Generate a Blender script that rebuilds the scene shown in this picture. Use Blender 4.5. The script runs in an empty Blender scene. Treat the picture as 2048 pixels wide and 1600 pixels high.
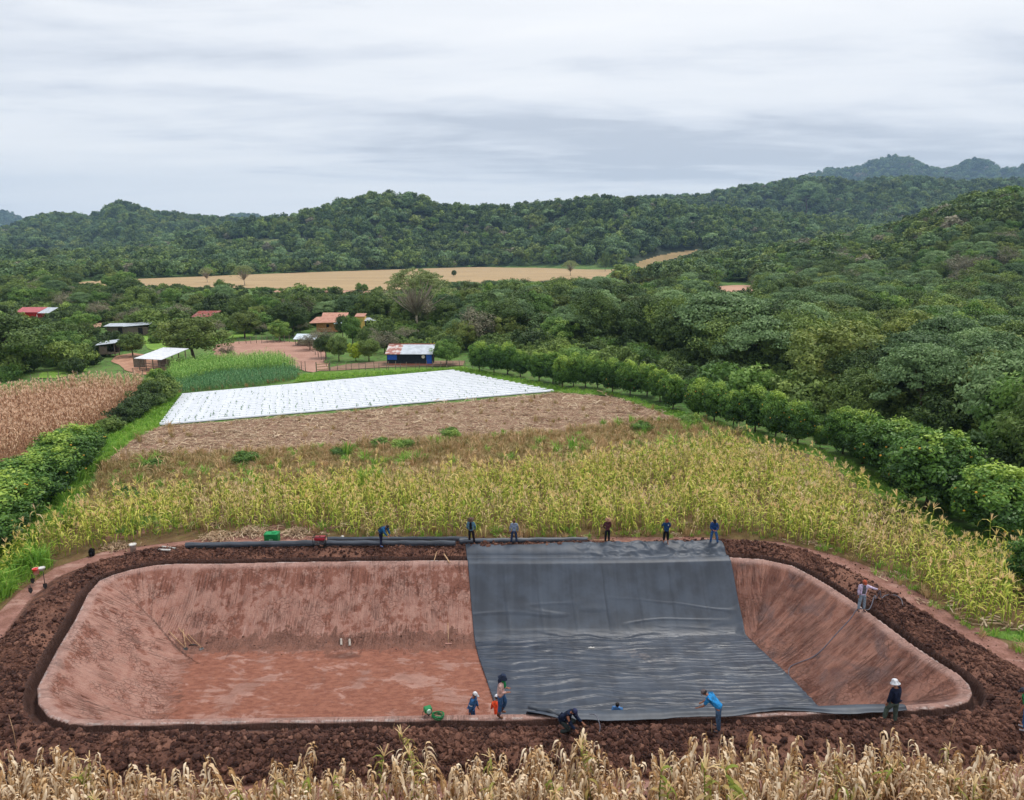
EXPOSURE = 0.6
HAZE = 0.00012
import bpy, bmesh, math, random
import numpy as np
from mathutils import Vector, Matrix, Euler
R = math.radians
rng = np.random.default_rng(7)
random.seed(7)
scene = bpy.context.scene
SK = (41.1, 6.6, 27.9)
COL = scene.collection
PITCH = math.atan(300/1400.0); CAMH = 18.0; F = 1400.0
cP, sP = math.cos(PITCH), math.sin(PITCH)

# ------------------------------------------------------------------ noise
def _hash(ix, iy, seed):
    h = (ix.astype(np.int64)*374761393 + iy.astype(np.int64)*668265263 + seed*1442695041) & 0xffffffff
    h = ((h ^ (h >> 13))*1274126177) & 0xffffffff
    h = h ^ (h >> 16)
    return (h & 0xffff)/65535.0
def vnoise(x, y, seed=0):
    x = np.asarray(x, float); y = np.asarray(y, float)
    ix = np.floor(x); iy = np.floor(y); fx = x-ix; fy = y-iy
    fx = fx*fx*(3-2*fx); fy = fy*fy*(3-2*fy)
    a = _hash(ix, iy, seed); b = _hash(ix+1, iy, seed); c = _hash(ix, iy+1, seed); d = _hash(ix+1, iy+1, seed)
    return (a*(1-fx)+b*fx)*(1-fy)+(c*(1-fx)+d*fx)*fy
def fbm(x, y, seed=0, o=4):
    s = 0; a = .5; t = 0
    for i in range(o):
        s = s + a*vnoise(np.asarray(x)*2**i, np.asarray(y)*2**i, seed+i*17); t += a; a *= .5
    return s/t
def sstep(x, a, b):
    t = np.clip((x-a)/(b-a), 0, 1); return t*t*(3-2*t)

# ------------------------------------------------------------------ camera rays
def ray(px, py):
    xr = (px-1024)/F; yr = (800-py)/F
    return np.array([xr, cP+sP*yr, -sP+cP*yr])
def P(px, py, z=0.0):
    d = ray(px, py); t = (z-CAMH)/d[2]
    return np.array([d[0]*t, d[1]*t, z])
def proj(x, y, z):
    c = y*cP-(z-CAMH)*sP; v = y*sP+(z-CAMH)*cP
    return 1024+F*x/c, 800-F*v/c
def zc(y, z=0): return y*cP-(z-CAMH)*sP

# ------------------------------------------------------------------ polygons
def sdf_poly(x, y, poly):
    x = np.asarray(x, float); y = np.asarray(y, float)
    d2 = np.full(x.shape, 1e18); ins = np.zeros(x.shape, bool); par = np.zeros(x.shape)
    n = len(poly); L = 0
    for i in range(n):
        ax, ay = poly[i]; bx, by = poly[(i+1) % n]
        ex, ey = bx-ax, by-ay; l2 = ex*ex+ey*ey; l = math.sqrt(l2)
        t = np.clip(((x-ax)*ex+(y-ay)*ey)/l2, 0, 1)
        q = (x-ax-t*ex)**2+(y-ay-t*ey)**2
        m = q < d2; d2 = np.where(m, q, d2); par = np.where(m, L+t*l, par); L += l
        c = ((ay > y) != (by > y)) & (x < (bx-ax)*(y-ay)/((by-ay) if by != ay else 1e-9)+ax)
        ins ^= c
    d = np.sqrt(d2)
    return np.where(ins, -d, d), par
def inpoly(x, y, poly):
    x = np.asarray(x, float); y = np.asarray(y, float)
    ins = np.zeros(x.shape, bool); n = len(poly)
    for i in range(n):
        ax, ay = poly[i]; bx, by = poly[(i+1) % n]
        ins ^= ((ay > y) != (by > y)) & (x < (bx-ax)*(y-ay)/((by-ay) if by != ay else 1e-9)+ax)
    return ins
def wpoly(pp, z=0): return [tuple(P(a, b, z)[:2]) for a, b in pp]

RIM_PX = [(75,1375),(77,1405),(97,1431),(142,1446),(200,1449),(337,1447),(520,1444),(700,1442),(862,1439),(975,1438),(1114,1436),(1300,1434),(1500,1431),(1700,1424),(1814,1419),(1881,1414),(1915,1409),(1937,1400),(1944,1386),(1937,1367),(1919,1349),(1881,1326),(1825,1289),(1769,1247),(1712,1206),(1660,1172),(1622,1150),(1585,1131),(1525,1118),(1457,1114),(1300,1118),(1100,1120),(934,1120),(700,1122),(562,1124),(450,1127),(356,1127),(311,1130),(262,1139),(225,1150),(199,1161),(176,1187),(150,1240),(116,1296),(90,1345)]
RIM_PX = RIM_PX[11:]+RIM_PX[:11]
RIM = wpoly(RIM_PX)
_f = wpoly([(378,1290),(700,1286),(1000,1284),(1300,1278),(1470,1270),(1496,1280),(1560,1345),(1640,1430),(1640,1452),(1500,1462),(900,1466),(330,1462),(318,1440),(345,1360)], -3.0)
FLOOR = _f

# ridge crest tables: (px along the horizon, py of the tree line)
RID = {
 'far':  (3600, 900, [(-900,430),(-300,412),(0,424),(30,432),(60,447),(200,470),(420,450),(480,434),(520,437),(600,455),(1100,470),(1400,400),(1560,372),(1640,345),(1690,342),(1730,329),(1760,319),(1795,323),(1830,337),(1870,346),(1900,332),(1925,323),(1950,328),(1985,344),(2015,341),(2048,316),(2120,308),(2600,330)]),
 'left': (1500, 560, [(-900,460),(-200,470),(0,464),(45,452),(80,437),(130,431),(190,437),(225,420),(250,409),(280,415),(310,428),(380,433),(440,440),(600,446),(800,460),(1000,500),(2600,560)]),
 'mid':  (960, 250, [(-900,520),(0,520),(250,500),(400,470),(500,447),(560,437),(595,441),(640,419),(700,406),(740,397),(800,393),(850,404),(900,415),(1000,421),(1080,414),(1170,405),(1250,405),(1350,412),(1450,425),(1600,440),(1800,460),(2600,500)]),
 'right':(1500, 480, [(-900,600),(900,560),(1100,430),(1200,408),(1300,398),(1400,395),(1440,384),(1490,376),(1560,366),(1600,359),(1640,360),(1700,370),(1760,362),(1830,360),(1900,368),(2048,360),(2200,340),(2600,350)]),
 'near': (430, 215, [(-900,640),(1150,620),(1230,545),(1300,520),(1400,507),(1500,496),(1600,482),(1700,466),(1750,458),(1800,446),(1850,422),(1900,400),(1950,388),(2000,381),(2048,384),(2200,365),(2600,350)]),
}
TREEH = {'far': 9, 'left': 9, 'mid': 9, 'right': 9, 'near': 9}
def terrain(x, y):
    x = np.asarray(x, float); y = np.asarray(y, float)
    yy = np.maximum(y, 20)
    px = 1024+F/cP*x/yy
    z = np.zeros(np.broadcast(x, y).shape)
    for k, (D, W, tab) in RID.items():
        tx = [a for a, b in tab]; ty = [b for a, b in tab]
        py = np.interp(px, tx, ty)
        Dk = D*(1+.06*(fbm(px/260.0, px*0+.5, 3+len(k))-.5)*2)
        if k == 'near': Dk = np.interp(px, [1200,1500,2048,2600], [560,500,400,360])
        crest = CAMH+Dk*np.tan(np.arctan((800-py)/F)-PITCH)-TREEH[k]
        crest = np.maximum(crest, 0)
        W2 = W*(1+.35*(vnoise(px/150.0, px*0+.3, 11+len(k))-.5)*2)
        f = sstep(yy, Dk-W2, Dk)**.85
        b = 1-.6*sstep(yy, Dk*1.02, Dk*1.35)
        g = np.where(yy < Dk, f, b)
        spur = 1-.30*(1-np.abs(2*fbm(px/120.0+yy/900.0, yy/420.0, 5+len(k), 3)-1))*np.sin(np.pi*np.clip(g, 0, 1))
        z = np.maximum(z, crest*g*spur)
    return z
def surf(x, y, detail=False, liner=False):
    """height of the near ground: pond, rim, trench, berm"""
    x = np.asarray(x, float); y = np.asarray(y, float)
    s, par = sdf_poly(x, y, RIM)
    df, _ = sdf_poly(x, y, FLOOR)
    df = np.maximum(df, 0)
    di = np.maximum(-s, 0)
    lip = .4
    z_lip = -.10*(np.minimum(di, lip)/lip)**2
    t = np.clip((di-lip)/np.maximum(di-lip+df, 1e-6), 0, 1)
    g = 1-(1-t)**1.28
    zin = z_lip-2.9*np.where(di > lip, g, 0)
    w = np.interp(y, [25, 28, 36, 38.5], [2.7, 2.3, 2.0, 1.75])
    u = np.clip((s-.55)/w, 0, 1)
    hump = np.sin(np.pi*u)**.8
    n = fbm(x*.9, y*.9, 21, 3) if detail else .5
    zo = hump*(.16+.30*n)
    if liner:
        zo = zo*1.1-.10*sstep(s, 0, .15)*(1-sstep(s, .35, .6))
    else:
        zo = zo-.8*np.interp(y, [24.5, 28], [.5, 1])*sstep(s, .0, .13)*(1-sstep(s, .33, .47))
    if detail:
        zo = zo+hump*.16*(fbm(x*4.5, y*4.5, 9, 3)-.5)+.05*(fbm(x*.7, y*.7, 31, 4)-.5)*sstep(s, .6, 1.2)
        zin = zin+.05*(fbm(x*.8, y*.8, 41, 4)-.5)*sstep(di, .1, .8)+.02*(fbm(par*2.2, di*.3, 51, 3)-.5)*sstep(di, .5, 1)
    z = np.where(s < 0, zin, zo)
    return z, s, par, df
def hz(x, y, liner=False):
    return float(surf(np.array([x]), np.array([y]), False, liner)[0][0])
def hit(px, py, off=0.0, liner=False):
    d = ray(px, py)
    ts = np.linspace(15/d[1], 70/d[1], 2600)
    xs = d[0]*ts; ys = d[1]*ts; zs = CAMH+d[2]*ts
    h = surf(xs, ys, False, liner)[0]+off
    i = int(np.argmax(zs <= h))
    return np.array([xs[i], ys[i], zs[i]])
def thit(px, py):
    d = ray(px, py)
    ts = np.geomspace(100/d[1], 6000/d[1], 3000)
    xs = d[0]*ts; ys = d[1]*ts; zs = CAMH+d[2]*ts
    h = terrain(xs, ys); m = zs <= h
    if not m.any(): return None
    i = int(np.argmax(m)); return np.array([xs[i], ys[i], h[i]])

# ------------------------------------------------------------------ mesh helpers
def mesh(name, v, f, attrs=None, uv=None, smooth=False):
    me = bpy.data.meshes.new(name)
    v = np.asarray(v, np.float32)
    f = np.asarray(f) if not isinstance(f, np.ndarray) and len(f) and len(set(len(q) for q in f)) == 1 else f
    if isinstance(f, np.ndarray) and f.ndim == 2:
        k = f.shape[1]
        me.vertices.add(len(v)); me.vertices.foreach_set('co', v.ravel())
        me.loops.add(f.size); me.loops.foreach_set('vertex_index', f.ravel().astype(np.int32))
        me.polygons.add(len(f)); me.polygons.foreach_set('loop_start', np.arange(0, f.size, k, dtype=np.int32))
        me.update(calc_edges=True)
    else:
        me.from_pydata([tuple(map(float, q)) for q in v], [], [tuple(int(i) for i in q) for q in f]); me.update()
    if attrs:
        for k, (a, dom) in attrs.items():
            at = me.attributes.new(k, 'FLOAT', dom); at.data.foreach_set('value', np.asarray(a, np.float32))
    if uv is not None:
        l = me.uv_layers.new(name='UVMap'); vi = np.zeros(len(me.loops), np.int32); me.loops.foreach_get('vertex_index', vi)
        l.data.foreach_set('uv', np.asarray(uv, np.float32)[vi].ravel())
    if smooth: me.polygons.foreach_set('use_smooth', np.ones(len(me.polygons), bool))
    return me
def obj(name, me, mat=None, parent=None, loc=None, rot=None):
    o = bpy.data.objects.new(name, me); COL.objects.link(o)
    if mat and not me.materials: me.materials.append(mat)
    if parent: o.parent = parent
    if loc is not None: o.location = loc
    if rot is not None: o.rotation_euler = rot
    return o
def tag(o, label=None, cat=None, group=None, kind=None):
    if label: o['label'] = label
    if cat: o['category'] = cat
    if group: o['group'] = group
    if kind: o['kind'] = kind
    return o
def empty(name, loc, rz=0, label=None, cat=None, group=None, s=1):
    o = bpy.data.objects.new(name, None); COL.objects.link(o); o.location = loc; o.rotation_euler = (0, 0, rz)
    o.scale = (s, s, s); o.empty_display_size = .2
    return tag(o, label, cat, group)
class MB:
    def __init__(s): s.v = []; s.f = []; s.t = []
    def add(s, v, f, tone=0.5):
        n = len(s.v); s.v += [tuple(q) for q in v]; s.f += [tuple(i+n for i in q) for q in f]; s.t += [tone]*len(f); return s
    def box(s, c, d, rz=0, rx=0, ry=0):
        M = Matrix.Translation(c) @ Euler((rx, ry, rz)).to_matrix().to_4x4()
        v = [M @ Vector((sx*d[0]/2, sy*d[1]/2, sz*d[2]/2)) for sx in (-1, 1) for sy in (-1, 1) for sz in (-1, 1)]
        return s.add(v, [(0,1,3,2),(4,6,7,5),(0,4,5,1),(2,3,7,6),(0,2,6,4),(1,5,7,3)])
    def tube(s, pts, rad, n=8, tone=.5, cap=True):
        pts = [Vector(p) for p in pts]
        if not hasattr(rad, '__len__'): rad = [rad]*len(pts)
        rings = []; up = Vector((0, 0, 1)); prev = None
        for i, p in enumerate(pts):
            d = (pts[min(i+1, len(pts)-1)]-pts[max(i-1, 0)]).normalized()
            if prev is None:
                a = d.cross(up) if abs(d.z) < .9 else d.cross(Vector((1, 0, 0)))
            else: a = prev-d*prev.dot(d)
            a.normalize(); b = d.cross(a); prev = a
            rings.append([p+(a*math.cos(2*math.pi*k/n)+b*math.sin(2*math.pi*k/n))*rad[i] for k in range(n)])
        v = [q for r in rings for q in r]; f = []
        for i in range(len(rings)-1):
            for k in range(n): f.append((i*n+k, i*n+(k+1) % n, (i+1)*n+(k+1) % n, (i+1)*n+k))
        if cap: f.append(tuple(range(n))[::-1]); f.append(tuple((len(rings)-1)*n+k for k in range(n)))
        return s.add(v, f, tone)
    def lathe(s, prof, c=(0, 0, 0), n=20, sx=1, sy=1, M=None):
        v = []; f = []
        for r, z in prof:
            for k in range(n):
                a = 2*math.pi*k/n; q = Vector((r*math.cos(a)*sx, r*math.sin(a)*sy, z))
                if M is not None: q = M @ q
                v.append(Vector(c)+q)
        for i in range(len(prof)-1):
            for k in range(n): f.append((i*n+k, i*n+(k+1) % n, (i+1)*n+(k+1) % n, (i+1)*n+k))
        if prof[0][0] > 1e-4: f.append(tuple(range(n))[::-1])
        if prof[-1][0] > 1e-4: f.append(tuple((len(prof)-1)*n+k for k in range(n)))
        return s.add(v, f)
    def mesh(s, name, smooth=False):
        me = bpy.data.meshes.new(name); me.from_pydata(s.v, [], s.f)
        at = me.attributes.new('tone', 'FLOAT', 'FACE'); at.data.foreach_set('value', s.t)
        if smooth: me.polygons.foreach_set('use_smooth', [len(f) <= 4 for f in s.f])
        me.update(); return me
    def build(s, name, mat, parent=None, smooth=False, loc=None, rot=None):
        return obj(name, s.mesh(name, smooth), mat, parent, loc, rot)

# ------------------------------------------------------------------ materials
def lin(r, g, b):
    f = lambda c: (c/255/12.92) if c/255 <= .04045 else ((c/255+.055)/1.055)**2.4
    return (f(r), f(g), f(b), 1)
class NT:
    def __init__(s, name):
        s.m = bpy.data.materials.new(name); s.m.use_nodes = True; s.nt = s.m.node_tree; s.n = s.nt.nodes; s.l = s.nt.links
        s.b = s.n['Principled BSDF']; s.out = s.n['Material Output']
    def node(s, t, **kw):
        n = s.n.new(t)
        for k, v in kw.items():
            if hasattr(n, k) and not k.startswith('i_'): setattr(n, k, v)
        return n
    def setin(s, n, i, v):
        if hasattr(v, 'is_output') or isinstance(v, bpy.types.NodeSocket): s.l.new(v, n.inputs[i])
        else: n.inputs[i].default_value = v
    def math(s, op, a, b=0.0, c=None, clamp=False):
        n = s.n.new('ShaderNodeMath'); n.operation = op; n.use_clamp = clamp
        s.setin(n, 0, a); s.setin(n, 1, b)
        if c is not None: s.setin(n, 2, c)
        return n.outputs[0]
    def mix(s, fac, a, b, blend='MIX'):
        n = s.n.new('ShaderNodeMix'); n.data_type = 'RGBA'; n.blend_type = blend
        s.setin(n, 0, fac); s.setin(n, 6, a); s.setin(n, 7, b); return n.outputs[2]
    def attr(s, name):
        n = s.n.new('ShaderNodeAttribute'); n.attribute_name = name; return n.outputs['Fac']
    def coord(s, kind='Object', scale=(1, 1, 1)):
        t = s.n.new('ShaderNodeTexCoord'); m = s.n.new('ShaderNodeMapping'); s.l.new(t.outputs[kind], m.inputs[0])
        m.inputs['Scale'].default_value = scale; return m.outputs[0]
    def pos(s, scale=(1, 1, 1), rot=(0, 0, 0)):
        g = s.n.new('ShaderNodeNewGeometry'); m = s.n.new('ShaderNodeMapping'); s.l.new(g.outputs['Position'], m.inputs[0])
        m.inputs['Scale'].default_value = scale; m.inputs['Rotation'].default_value = rot; return m.outputs[0]
    def noise(s, vec, scale=1, detail=4, rough=.55, dist=0):
        n = s.n.new('ShaderNodeTexNoise'); s.l.new(vec, n.inputs['Vector'])
        n.inputs['Scale'].default_value = scale; n.inputs['Detail'].default_value = detail
        n.inputs['Roughness'].default_value = rough; n.inputs['Distortion'].default_value = dist; return n.outputs[0]
    def voro(s, vec, scale=1, feature='F1', out=0):
        n = s.n.new('ShaderNodeTexVoronoi'); n.feature = feature; s.l.new(vec, n.inputs['Vector']); n.inputs['Scale'].default_value = scale
        return n.outputs[out]
    def ramp(s, fac, stops, interp='LINEAR'):
        n = s.n.new('ShaderNodeValToRGB'); s.l.new(fac, n.inputs[0]); cr = n.color_ramp; cr.interpolation = interp
        while len(cr.elements) < len(stops): cr.elements.new(.5)
        for e, (p, c) in zip(cr.elements, stops):
            e.position = p; e.color = c if hasattr(c, '__len__') else (c, c, c, 1)
        return n.outputs[0]
    def step(s, v, a, b):
        n = s.n.new('ShaderNodeMapRange'); n.interpolation_type = 'SMOOTHSTEP'; s.setin(n, 0, v); n.inputs[1].default_value = a; n.inputs[2].default_value = b
        return n.outputs[0]
    def bump(s, h, strength=.5, dist=.02):
        n = s.n.new('ShaderNodeBump'); s.l.new(h, n.inputs['Height']); n.inputs['Strength'].default_value = strength
        n.inputs['Distance'].default_value = dist; s.l.new(n.outputs[0], s.b.inputs['Normal'])
    def fin(s, col, rough=.8, spec=.3, metal=0):
        s.setin(s.b, 'Base Color', col); s.setin(s.b, 'Roughness', rough)
        s.b.inputs['Specular IOR Level'].default_value = spec; s.b.inputs['Metallic'].default_value = metal
        return s.m
def simple(name, c1, c2=None, scale=8, rough=.7, spec=.3, metal=0, bump=0, stretch=(1, 1, 1)):
    t = NT(name); c2 = c2 or tuple(x*.8 for x in c1[:3])+(1,)
    n = t.noise(t.coord('Object', stretch), scale, 5, .6)
    f = t.step(n, .35, .65)
    if bump: t.bump(n, bump, .02)
    return t.fin(t.mix(f, c1, c2), rough, spec, metal)
def foliage(name, cs, trans=.18, var=.45, rough=.6, spec=.25, gain=1.4, wr=1.0, wb=1.0):
    """leaf colour from the per-leaf 'tone' and the plant's own random"""
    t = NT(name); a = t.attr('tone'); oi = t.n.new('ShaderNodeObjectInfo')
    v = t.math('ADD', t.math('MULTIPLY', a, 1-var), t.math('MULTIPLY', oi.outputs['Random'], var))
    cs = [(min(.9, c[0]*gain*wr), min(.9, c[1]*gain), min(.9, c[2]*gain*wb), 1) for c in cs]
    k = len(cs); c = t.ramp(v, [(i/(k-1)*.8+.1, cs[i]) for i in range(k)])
    t.fin(c, rough, spec)
    tr = t.n.new('ShaderNodeBsdfTranslucent'); t.l.new(c, tr.inputs[0])
    mx = t.n.new('ShaderNodeMixShader'); mx.inputs[0].default_value = trans
    t.l.new(t.b.outputs[0], mx.inputs[1]); t.l.new(tr.outputs[0], mx.inputs[2]); t.l.new(mx.outputs[0], t.out.inputs[0])
    return t.m

# ------------------------------------------------------------------ instanced stuff
def gn_stuff(name, pts, protos, scl, rotv, idx, label, cat=None, kind='stuff'):
    pts = np.asarray(pts, np.float32)
    me = bpy.data.meshes.new(name); me.vertices.add(len(pts)); me.vertices.foreach_set('co', pts.ravel())
    a = me.attributes.new('scl', 'FLOAT', 'POINT'); a.data.foreach_set('value', np.asarray(scl, np.float32))
    a = me.attributes.new('idx', 'INT', 'POINT'); a.data.foreach_set('value', np.asarray(idx, np.int32))
    a = me.attributes.new('rotv', 'FLOAT_VECTOR', 'POINT'); a.data.foreach_set('vector', np.asarray(rotv, np.float32).ravel())
    o = obj(name, me); tag(o, label, cat, None, kind)
    c = bpy.data.collections.new(name+'_kinds')
    for i, pm in enumerate(protos):
        q = bpy.data.objects.new('%s_kind_%02d' % (name, i), pm); c.objects.link(q)
    g = bpy.data.node_groups.new(name, 'GeometryNodeTree')
    g.interface.new_socket('Geometry', in_out='INPUT', socket_type='NodeSocketGeometry')
    g.interface.new_socket('Geometry', in_out='OUTPUT', socket_type='NodeSocketGeometry')
    gi = g.nodes.new('NodeGroupInput'); go = g.nodes.new('NodeGroupOutput')
    m2p = g.nodes.new('GeometryNodeMeshToPoints'); ip = g.nodes.new('GeometryNodeInstanceOnPoints')
    ci = g.nodes.new('GeometryNodeCollectionInfo'); ci.inputs[0].default_value = c
    ci.inputs['Separate Children'].default_value = True; ci.inputs['Reset Children'].default_value = True
    def na(n, t):
        q = g.nodes.new('GeometryNodeInputNamedAttribute'); q.data_type = t; q.inputs[0].default_value = n; return q.outputs[0]
    g.links.new(gi.outputs[0], m2p.inputs[0]); g.links.new(m2p.outputs[0], ip.inputs['Points'])
    g.links.new(ci.outputs[0], ip.inputs['Instance']); ip.inputs['Pick Instance'].default_value = True
    g.links.new(na('idx', 'INT'), ip.inputs['Instance Index'])
    e2r = g.nodes.new('FunctionNodeEulerToRotation'); g.links.new(na('rotv', 'FLOAT_VECTOR'), e2r.inputs[0])
    g.links.new(e2r.outputs[0], ip.inputs['Rotation']); g.links.new(na('scl', 'FLOAT'), ip.inputs['Scale'])
    g.links.new(ip.outputs[0], go.inputs[0])
    md = o.modifiers.new('scatter', 'NODES'); md.node_group = g
    return o
def scatter(poly, dens, seed=0, jitter=.45):
    """jittered grid points in a world polygon; dens = per m2"""
    r = np.random.default_rng(seed); p = np.array(poly); a = p.min(0); b = p.max(0); st = 1/math.sqrt(dens)
    X, Y = np.meshgrid(np.arange(a[0], b[0], st), np.arange(a[1], b[1], st))
    X = X.ravel()+r.uniform(-jitter, jitter, X.size)*st; Y = Y.ravel()+r.uniform(-jitter, jitter, Y.size)*st
    m = inpoly(X, Y, poly); return X[m], Y[m]
# ================================================================== camera, light, world
cam = bpy.data.cameras.new('camera'); co = bpy.data.objects.new('camera', cam); COL.objects.link(co)
co.location = (0, 0, CAMH); co.rotation_euler = (R(90)-PITCH, 0, 0)
cam.sensor_width = 36; cam.lens = 36*F/2048; cam.clip_end = 20000; cam.clip_start = .5
scene.camera = co
scene.view_settings.view_transform = 'Standard'; scene.view_settings.look = 'None'
scene.view_settings.exposure = EXPOSURE; scene.view_settings.gamma = 1
scene.cycles.use_denoising = True
try: scene.cycles.denoiser = 'OPENIMAGEDENOISE'
except Exception: pass
scene.cycles.max_bounces = 5; scene.cycles.diffuse_bounces = 3; scene.cycles.glossy_bounces = 2
scene.cycles.transmission_bounces = 3; scene.cycles.volume_bounces = 0; scene.cycles.transparent_max_bounces = 4
scene.cycles.use_adaptive_sampling = True; scene.cycles.adaptive_threshold = .02
SUN_EL, SUN_AZ = R(66), R(42)
sl = bpy.data.lights.new('sun', 'SUN'); sl.energy = 1.5; sl.angle = R(14); sl.color = (1, .955, .89)
so = bpy.data.objects.new('sun', sl); COL.objects.link(so)
so.rotation_euler = (R(90)-SUN_EL, 0, R(180)-SUN_AZ); so.location = (0, 0, 60)
w = bpy.data.worlds.new('World'); scene.world = w; w.use_nodes = True
nt = w.node_tree; nt.nodes.clear(); L = nt.links
def wn(t, **k):
    n = nt.nodes.new(t)
    for a, b in k.items(): setattr(n, a, b)
    return n
def wm(op, a, b=0.0, clamp=False):
    n = wn('ShaderNodeMath', operation=op, use_clamp=clamp)
    for i, v in enumerate((a, b)):
        if isinstance(v, bpy.types.NodeSocket): L.new(v, n.inputs[i])
        else: n.inputs[i].default_value = v
    return n.outputs[0]
tc = wn('ShaderNodeTexCoord'); sx = wn('ShaderNodeSeparateXYZ'); L.new(tc.outputs['Generated'], sx.inputs[0])
zc_ = wm('ADD', wm('MAXIMUM', sx.outputs[2], 0.0), .07)
cx = wm('DIVIDE', sx.outputs[0], zc_); cy = wm('DIVIDE', sx.outputs[1], zc_)
def cloud(scx, scy, seed, detail=5, rough=.55, dist=.0):
    cb = wn('ShaderNodeCombineXYZ'); L.new(wm('MULTIPLY', cx, scx), cb.inputs[0]); L.new(wm('MULTIPLY', cy, scy), cb.inputs[1]); cb.inputs[2].default_value = seed
    n = wn('ShaderNodeTexNoise'); n.inputs['Scale'].default_value = 1; n.inputs['Detail'].default_value = detail
    n.inputs['Roughness'].default_value = rough; n.inputs['Distortion'].default_value = dist; L.new(cb.outputs[0], n.inputs['Vector']); return n.outputs[0]
n1 = cloud(.26, .62, SK[0], 7, .52, .5); n2 = cloud(.95, 2.0, SK[1], 6, .55, .5); n3 = cloud(.12, .30, SK[2], 3, .5)
n4 = cloud(3.2, 6.0, 5.2, 5, .6, .4)
dens = wm('ADD', wm('ADD', wm('ADD', wm('MULTIPLY', n1, .46), wm('MULTIPLY', n2, .20)), wm('MULTIPLY', n4, .05)), wm('MULTIPLY', n3, .36))
rp = wn('ShaderNodeValToRGB'); L.new(dens, rp.inputs[0]); cr = rp.color_ramp
for p, c in [(.455, (7.3, 7.3, 7.35, 1))]: cr.elements[0].position = p; cr.elements[0].color = c
cr.elements[1].position = .625; cr.elements[1].color = (4.4, 4.65, 5.15, 1)
e = cr.elements.new(.535); e.color = (6.7, 6.8, 7.0, 1)
e = cr.elements.new(.58); e.color = (5.7, 5.9, 6.3, 1)
sky = wn('ShaderNodeTexSky', sky_type='NISHITA'); sky.sun_disc = False; sky.sun_elevation = SUN_EL; sky.sun_rotation = SUN_AZ
mxs = wn('ShaderNodeMix', data_type='RGBA'); mxs.inputs[0].default_value = .94
L.new(sky.outputs[0], mxs.inputs[6]); L.new(rp.outputs[0], mxs.inputs[7])
# bluish band towards the horizon, where the cloud deck is seen through more air
hb = wn('ShaderNodeMapRange', interpolation_type='SMOOTHSTEP'); L.new(sx.outputs[2], hb.inputs[0]); hb.inputs[1].default_value = 0; hb.inputs[2].default_value = .13
hb.inputs[3].default_value = .85; hb.inputs[4].default_value = 0
mxh = wn('ShaderNodeMix', data_type='RGBA'); L.new(hb.outputs[0], mxh.inputs[0]); L.new(mxs.outputs[2], mxh.inputs[6]); mxh.inputs[7].default_value = (6.3, 6.7, 7.2, 1)
gr = wm('GREATER_THAN', sx.outputs[2], -.004)
mxg = wn('ShaderNodeMix', data_type='RGBA'); L.new(gr, mxg.inputs[0]); mxg.inputs[6].default_value = (.6, .6, .4, 1); L.new(mxh.outputs[2], mxg.inputs[7])
bg = wn('ShaderNodeBackground'); bg.inputs[1].default_value = .1; L.new(mxg.outputs[2], bg.inputs[0])
wo = wn('ShaderNodeOutputWorld'); L.new(bg.outputs[0], wo.inputs[0])

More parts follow.
